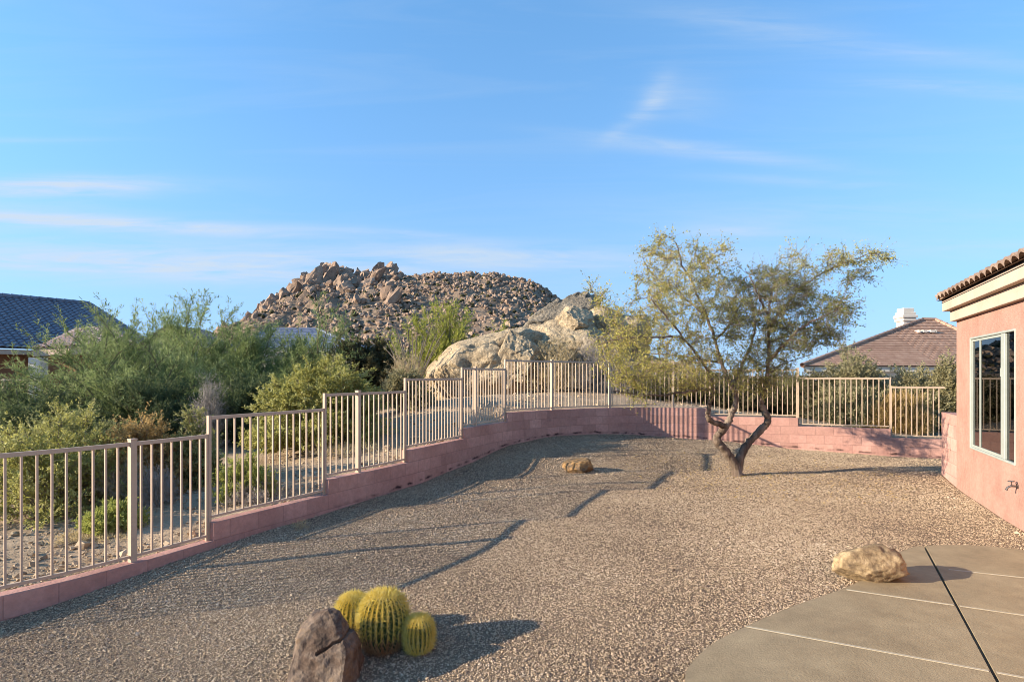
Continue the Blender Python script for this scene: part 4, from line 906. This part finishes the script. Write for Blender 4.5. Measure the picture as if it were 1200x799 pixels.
plant('dead_shrub', 'dry twiggy shrub under the small yellow bush', 'shrub', 300, 8.55, 560, 86, M['drygrey'], M['greystem'], 26, **{**DK, 'nst': 40, 'tl': .16})
plant('dead_shrub', 'dry brown shrub at the foot of the big rounded olive bush', 'shrub', 415, 11.7, 516, 90, M['dry'], M['greystem'], 27, **{**DK, 'tl': .2})
plant('dry_grass', 'straw coloured grass patch in the hollow between the boulders', 'grass clump', 652, 20.2, 398, 70, M['dry'], M['greystem'], 28, **JK(nst=120, ntw=10, nlf=10, tl=.45, ll=.14, lw=.012, up=.9, group='dry grass clumps by the boulders', parts=('blades', 'stem')))
plant('dry_grass', 'straw coloured grass clump left of the big tan boulder', 'grass clump', 478, 20, 412, 52, M['dry'], M['greystem'], 29, **JK(nst=70, ntw=10, nlf=10, tl=.45, ll=.14, lw=.012, up=.9, group='dry grass clumps by the boulders', parts=('blades', 'stem')))
plant('dead_shrub', 'grey brown brush over the dark boulder behind the yard tree', 'shrub', 704, 20.0, 398, 74, M['drygrey'], M['greystem'], 30, **JK(nst=90, ntw=12, nlf=10, tl=.4, ll=.1, lw=.012, group='dry dead shrubs behind the fence', parts=('twigs', 'stem')))
x_, d_ = xz(352, 7.75), 7.75
plant('dry_weed', 'small straw weed sprouting from the gravel at the edge of the wall shadow', 'weed', 352, 7.75, 609, 26, M['dry'], M['greystem'], 51, **JK(nst=12, ntw=4, nlf=5, tl=.09, ll=.05, lw=.006, up=.9, parts=('blades', 'stem'), sr=.003, tw=.0015, group=None, z=gi(x_, d_)))
# yellow green palo verde and the ocotillo before the hill
plant('palo_verde_tree', 'bright yellow green tree in front of the rocky hill left of the boulders', 'tree', 517, 23.5, 355, 100, M['pvy'], M['pvstem'], 31, **PVk(nst=70, ntw=14, nlf=20, ll=.15, lw=.024, up=.45))
plant('palo_verde_tree', 'low yellow green bushy tree left of the ocotillo stems', 'tree', 462, 27, 388, 66, M['pvy'], M['pvstem'], 32, **PVk(nst=40, ntw=12, nlf=16, ll=.15, lw=.024))
plant('desert_shrub', 'yellow green shrub peeking over the big tan boulder', 'shrub', 586, 26, 380, 50, M['pvy'], M['pvstem'], 33, **PVk(nst=40, ntw=12, nlf=16, ll=.12, lw=.024, parts=('foliage', 'stem')))
def ocotillo():
    d = 20.5; x = xz(484, d); zb = go(x, d); t = thing('ocotillo', 'ocotillo with bare grey stems fanning out before the yellow green tree', 'plant', (x, d, zb)); r = np.random.default_rng(77); mb = MB()
    for px_, py_ in ((446, 388), (455, 394), (462, 378), (471, 400), (478, 383), (489, 384), (497, 398), (506, 378), (512, 391), (521, 388), (450, 407), (466, 388), (515, 402), (483, 392)):
        e = np.array(at(px_, py_, d + r.uniform(-.8, .8))) - np.array((x, d, zb)); b = np.array((r.normal(0, .06), r.normal(0, .06), 0)); m_ = e * (.35, .5, .6) + r.normal(0, .04, 3)
        tt = np.linspace(0, 1, 9)[:, None]; mb.tube((1 - tt) ** 2 * b + 2 * tt * (1 - tt) * m_ + tt ** 2 * e, np.linspace(.028, .012, 9), 5)
    mb.build('stem', M['twig'], t)
    ml = MB(); V = mb.V; n = 1500; k = r.integers(0, len(V), n); P = np.array([V[a][r.integers(0, len(V[a]))] for a in k]); leaves(ml, P, r.normal(0, 1, (n, 3)), .04, .012, r); ml.build('thorns', M['twig'], t)
ocotillo()
# right hand shrubs beyond the fence
RG = 'shrubs beyond the back fence on the right'
RK = JK(ll=.075, lw=.032, tl=.4, group=RG, nst=120, ntw=16, nlf=22)
plant('desert_shrub', 'tall rounded olive shrub in front of the brown roofed house', 'shrub', 1007, 18.2, 414, 80, M['olive'], M['twig'], 41, **RK)
plant('desert_shrub', 'grey green rounded shrub low beneath the tall olive one', 'shrub', 1000, 16.9, 447, 92, M['olive'], M['twig'], 42, **RK)
plant('desert_shrub', 'wide olive shrub right of the tall one reaching to the pink house', 'shrub', 1072, 17.4, 432, 110, M['olive'], M['twig'], 43, **RK)
plant('desert_shrub', 'straw tinted shrub against the back fence below the wide olive one', 'shrub', 1050, 15.9, 462, 62, M['jojo'], M['twig'], 44, **{**RK, 'up': .9, 'lw': .014, 'll': .12})
plant('desert_shrub', 'olive shrub in the gap beside the corner of the pink house', 'shrub', 1112, 16.8, 424, 50, M['olive'], M['twig'], 45, **RK)
plant('desert_shrub', 'dark shrub behind the fence right of the yard tree trunks', 'shrub', 945, 18.5, 438, 96, M['oldark'], M['twig'], 46, **RK)
plant('desert_shrub', 'dark low shrub behind the fence between the yard tree trunks', 'shrub', 872, 19.2, 441, 110, M['oldark'], M['twig'], 47, **RK)
plant('desert_shrub', 'dark low shrub behind the fence under the left tree branches', 'shrub', 790, 19.6, 440, 110, M['oldark'], M['twig'], 48, **RK)
o = None

# ------------------------------------------------------------------ the yard tree
def mesquite():
    D = 11.0; X = xz(863, D); zb = gi(X, D); base = np.array((X, D, zb)); r = np.random.default_rng(99)
    t = thing('mesquite_tree', 'two trunked mesquite tree with sparse olive leaves standing in the gravel', 'tree', base)
    def q(px, py, dd=0.): return np.array(at(px, py, D + dd)) - base
    limbs = [
        ([(864, 560, 0), (861, 545, 0), (852, 531, -.05), (842, 519, -.1), (841, 511, -.1), (848, 503, -.1), (855, 492, -.05), (860, 478, 0), (862, 466, .05), (858, 453, .1), (852, 442, .15), (846, 425, .3), (838, 400, .5), (828, 370, .6), (815, 340, .6), (800, 310, .6), (792, 284, .6)], .088, .012),
        ([(865, 558, .0), (866, 540, .05), (873, 525, .05), (884, 511, .1), (895, 500, .1), (900, 492, .1), (896, 482, .1), (892, 472, .1), (894, 461, .1), (899, 448, .05), (900, 425, 0), (901, 400, 0), (901, 375, 0), (903, 350, .1), (908, 330, .2)], .085, .018),
        ([(851, 500, -.1), (840, 496, -.2), (830, 490, -.3), (830, 480, -.3), (833, 468, -.3), (835, 456, -.35), (832, 440, -.5), (820, 420, -.7), (800, 395, -1.0), (780, 370, -1.2), (762, 350, -1.3)], .055, .010),
        ([(835, 457, -.35), (818, 457, -.5), (800, 460, -.7), (782, 462, -.8), (764, 463, -.9), (742, 462, -1.0), (722, 458, -1.1)], .028, .007),
        ([(858, 453, .1), (868, 430, .5), (880, 405, .8), (885, 380, 1.0), (880, 350, 1.2), (872, 325, 1.2)], .04, .010),
        ([(900, 425, 0), (915, 408, -.3), (930, 392, -.5), (950, 378, -.7), (975, 366, -.8), (995, 352, -.9)], .035, .008),
        ([(901, 385, 0), (915, 365, .3), (932, 345, .5), (948, 330, .6), (968, 318, .6), (990, 308, .6), (1012, 300, .6), (1030, 296, .6)], .03, .005),
        ([(901, 375, 0), (893, 355, -.4), (884, 335, -.6), (876, 318, -.7)], .028, .007),
        ([(838, 400, .5), (858, 375, .6), (870, 350, .5), (876, 325, .4)], .025, .006),
        ([(828, 370, .6), (805, 352, 1.0), (780, 335, 1.2), (762, 318, 1.3), (752, 300, 1.3)], .024, .005),
        ([(800, 395, -1.0), (772, 395, -1.2), (745, 395, -1.3), (720, 398, -1.3), (700, 405, -1.2)], .022, .006),
        ([(846, 425, .3), (815, 420, .9), (788, 416, 1.8), (758, 414, 2.2), (725, 408, 2.4)], .026, .006),
        ([(901, 400, 0), (920, 395, .7), (945, 392, 1.0), (968, 395, 1.1), (985, 400, 1.1)], .025, .006),
        ([(899, 440, .05), (915, 428, .3), (935, 420, .4), (952, 415, .4)], .016, .005),
    ]
    mb = MB(); nodes = []
    for pts, r0, r1 in limbs:
        P = cr_spline([q(*p) for p in pts], 6); P = P + r.normal(0, .008, P.shape); rr = r1 + (r0 - r1) * np.linspace(1, 0, len(P)) ** 1.1
        if r0 > .08: rr = np.concatenate(([r0 * 1.25, r0 * 1.1], rr[2:])); rr = rr * (1 + r.normal(0, .06, len(rr)))
        mb.tube(P, rr, 9 if r0 > .05 else 6)
        nodes += [p for p in P[len(P) // 3 if r0 > .08 else 2:]]
    mb.build('trunk', M['bark'], t, smooth=True)
    # crown regions, in the tree's own frame: px, py, depth, radii, number of twig tips, leaf kind
    reg = [(742, 425, -.9, 52, 38, .8, 52, 0), (728, 385, -.8, 40, 36, .9, 46, 0), (770, 372, -.4, 48, 48, 1.1, 96, 0), (800, 420, -.3, 52, 40, 1.0, 62, 0), (745, 452, -.9, 34, 17, .5, 30, 0), (786, 330, .4, 42, 36, .9, 78, 0),
           (798, 300, .6, 36, 22, .6, 30, 0), (772, 279, .6, 18, 9, .4, 8, 0), (830, 350, .4, 40, 46, 1.0, 90, 0), (846, 400, .2, 48, 50, 1.1, 92, 1), (862, 345, .4, 34, 38, .9, 60, 1),
           (895, 375, .1, 42, 48, 1.0, 120, 1), (905, 335, .1, 44, 26, .8, 90, 1), (940, 385, 0, 44, 36, .9, 95, 1), (970, 385, .2, 36, 28, .7, 48, 1), (985, 360, -.6, 30, 20, .6, 36, 1), (950, 345, .3, 40, 28, .7, 46, 1),
           (990, 305, .6, 36, 12, .4, 26, 0), (955, 318, .5, 34, 16, .5, 24, 0), (1022, 298, .6, 20, 7, .3, 9, 0), (1000, 330, .4, 22, 14, .4, 10, 1), (900, 430, .1, 30, 22, .5, 40, 1), (870, 440, 0, 34, 20, .6, 36, 0), (820, 450, -.5, 34, 14, .5, 26, 0), (838, 310, .4, 22, 18, .5, 12, 0), (898, 453, 0, 12, 10, .2, 10, 0),
           (1040, 302, .6, 8, 4, .2, 4, 0), (925, 300, .3, 14, 8, .4, 6, 0), (700, 345, -.6, 20, 16, .5, 12, 0), (845, 290, .4, 14, 8, .4, 5, 0), (760, 300, .8, 16, 12, .5, 10, 0), (1012, 322, .4, 12, 6, .3, 5, 1),
           (770, 428, 2.2, 58, 15, .4, 34, 0), (722, 410, 2.4, 34, 15, .4, 30, 0), (905, 410, 1.9, 50, 28, .6, 30, 1), (918, 440, 2.1, 30, 12, .4, 26, 1)]
    att = []
    for px_, py_, dd, a, b, dp, n, kd in reg:
        n = int(n * .72) + 2; v = r.normal(0, 1, (n, 3)); v = v / np.linalg.norm(v, axis=1)[:, None] * (r.random(n) ** .42)[:, None]
        for e in v: att.append((q(px_ + a * e[0], py_ + b * e[1], dd + dp * e[2] * 1.2), kd))
    N_ = np.array(nodes); order = sorted(range(len(att)), key=lambda i: np.min(np.linalg.norm(N_ - att[i][0], axis=1)))
    mt = MB(); nod = list(N_); A, Bv, KD = [], [], []
    arr = np.zeros((len(nod) + len(att) * 3, 3)); arr[:len(nod)] = N_; cnt = len(nod)
    for i in order:
        p, kd = att[i]; dist = np.linalg.norm(arr[:cnt] - p, axis=1) + .35 * np.maximum(0, arr[:cnt, 2] - p[2]); j = int(np.argmin(dist)); s = arr[j]; L_ = np.linalg.norm(p - s)
        m_ = (s + p) / 2 + r.normal(0, .10 * L_, 3) - (0, 0, .05 * L_); tt = np.linspace(0, 1, 5)[:, None]; P = (1 - tt) ** 2 * s + 2 * tt * (1 - tt) * m_ + tt ** 2 * p
        mt.tube(P, np.linspace(min(.012, .004 + .006 * L_), .0025, 5), 4)
        for k in (2, 3, 4): arr[cnt] = P[k]; cnt += 1
        A.append(s); Bv.append(p); KD.append(kd)
    A, Bv, KD = np.array(A), np.array(Bv), np.array(KD)
    # side twigs at each tip, pushed a little to the right and up as the tree leans
    nt_ = 8; i = np.repeat(np.arange(len(A)), nt_); u = r.uniform(.3, 1, len(i)); S = A[i] + (Bv - A)[i] * u[:, None]
    Dv = unit(unit(Bv - A)[i] * .7 + r.normal(0, .6, (len(i), 3)) + (.12, 0, .05)); Lg = r.uniform(.08, .42, len(i)); E_ = S + Dv * Lg[:, None]
    twigs(mt, S, E_, .0032, r)
    # bare grey tangle at the middle of the right crown
    n = 330; c = q(905, 350, -.1); v = unit(r.normal(0, 1, (n, 3))) * (r.random(n) ** .5)[:, None] * (.62, .6, .58); S2 = c + v; E2 = S2 + unit(r.normal(0, 1, (n, 3)) + unit(v) * .6) * r.uniform(.15, .4, n)[:, None]; twigs(mt, S2, E2, .005, r)
    mt.build('branches', M['twig'], t)
    for kd, nm, m_, nl in ((0, 'crown', M['mesq_y'], 8), (1, 'crown', M['mesq_g'], 7)):
        sel = np.where((KD[i] == kd) if True else None)[0]
        flip = r.random(len(sel)) < .2; j = np.repeat(sel, nl); uu = r.random(len(j)); P = S[j] + (E_ - S)[j] * uu[:, None] + r.normal(0, .012, (len(j), 3)); Dl = Dv[j] * .4 + r.normal(0, .8, (len(j), 3)) + (0, 0, -.15)
        ml = MB(); leaves(ml, P, Dl, r.uniform(.03, .068, len(j)), r.uniform(.010, .020, len(j)), r); o = ml.build(nm, m_, t)
        if kd: o['label'] = 'greener leaves on the right half of the crown'
        else: o['label'] = 'yellowing olive leaves on the left half of the crown and its wisps'
mesquite()

rl = np.random.default_rng(31); n = 900; a_ = rl.uniform(0, 6.283, n); rr_ = 2.6 * rl.random(n) ** .7; Q = np.column_stack((xz(863, 11) + rr_ * np.cos(a_) + .3, 11 + rr_ * np.sin(a_)))
Q = Q[in_poly(Q, yard)]; mb = MB(); leaves(mb, np.column_stack((Q, zyard(Q) + .018)), rl.normal(0, 1, (len(Q), 3)) * (1, 1, .15), rl.uniform(.03, .06, len(Q)), .018, rl)
o = mb.build('leaf_litter', M['jojo']); tag(o, 'dry fallen leaves scattered on the gravel under the yard tree', 'leaves', kind='stuff')

# ------------------------------------------------------------------ golden barrel cacti
def barrel(label, px, base_py, top_py, wpx, d, seed, ribs, old):
    r = np.random.default_rng(seed); R = wpx / FPX * d / 2; x = xz(px, d); zb = gi(x, d); hh = (base_py - top_py) / FPX * d; zz = max(zb, CZ + (HY - base_py) / FPX * d) - .02
    t = thing('barrel_cactus', label, 'cactus', (x, d, zz), r.uniform(0, 1), 'golden barrel cacti beside the dark rock')
    nl, na = 26, ribs * 6; lat = np.linspace(-.46 * np.pi, .5 * np.pi, nl); V = []; sz = hh / 2; R0 = R - .034
    for la in lat:
        for k in range(na):
            a = 2 * np.pi * k / na; cr_ = abs(math.cos(a * ribs / 2)) ; rad_ = R0 * (1 - .2 * (1 - cr_) * min(1, math.cos(la) * 2)) * max(math.cos(la), 0) ** .62
            V.append((rad_ * math.cos(a), rad_ * math.sin(a), sz + (sz - .015) * math.sin(la) - .02 * max(0, math.sin(la)) ** 12))
    F = [(i * na + k, i * na + (k + 1) % na, (i + 1) * na + (k + 1) % na, (i + 1) * na + k) for i in range(nl - 1) for k in range(na)]
    MB().add(V, F).build('body', M['cactus'], t, smooth=True)
    P, Dv, old_ = [], [], []
    for k in range(ribs):
        a = 2 * np.pi * k / ribs
        for la in np.linspace(-.36 * np.pi, .46 * np.pi, 17):
            la += r.normal(0, .01); c_ = max(math.cos(la), 0) ** .62; p = np.array((R0 * c_ * math.cos(a), R0 * c_ * math.sin(a), sz + (sz - .015) * math.sin(la))); n_ = unit(np.array((math.cos(a) * math.cos(la), math.sin(a) * math.cos(la), math.sin(la))))
            tg = np.array((-math.sin(a), math.cos(a), 0)); mer = np.cross(tg, n_)
            for s in range(8):
                th_ = s * 2 * np.pi / 8 + r.normal(0, .2); sp_ = r.uniform(.7, 1.3); P.append(p); Dv.append(n_ * r.uniform(.35, .8) + sp_ * (math.cos(th_) * tg * .5 + math.sin(th_) * mer)); old_.append(la < -.08 * np.pi + r.normal(0, .15) and old)
            P.append(p); Dv.append(n_ + r.normal(0, .2, 3)); old_.append(la < -.1 * np.pi and old)
    P, Dv, old_ = np.array(P), np.array(Dv), np.array(old_, bool)
    for nm, k, m_ in (('spines', ~old_, M['spine']), ('old_spines', old_, M['spineold'])):
        if k.sum() == 0: continue
        n_ = int(k.sum()); mb = MB(); twigs(mb, P[k], P[k] + unit(Dv[k]) * r.uniform(.032, .066, n_)[:, None] * (R / .18) ** .5, .003, r); mb.build(nm, m_, t)
    v, f = ICO[3]; MB().add(v * (R * .34, R * .34, .022) + (0, 0, hh - .03), f).build('woolly_top', M['wool'], t, smooth=True)
barrel('largest golden barrel cactus, in the middle of the three', 449.5, 765, 696, 65, 4.36, 1, 26, True)
barrel('golden barrel cactus leaning behind the tip of the dark rock', 414, 742, 693, 48, 4.62, 2, 22, True)
barrel('small golden barrel cactus at the right of the three', 491, 768, 724, 43, 4.28, 3, 20, False)
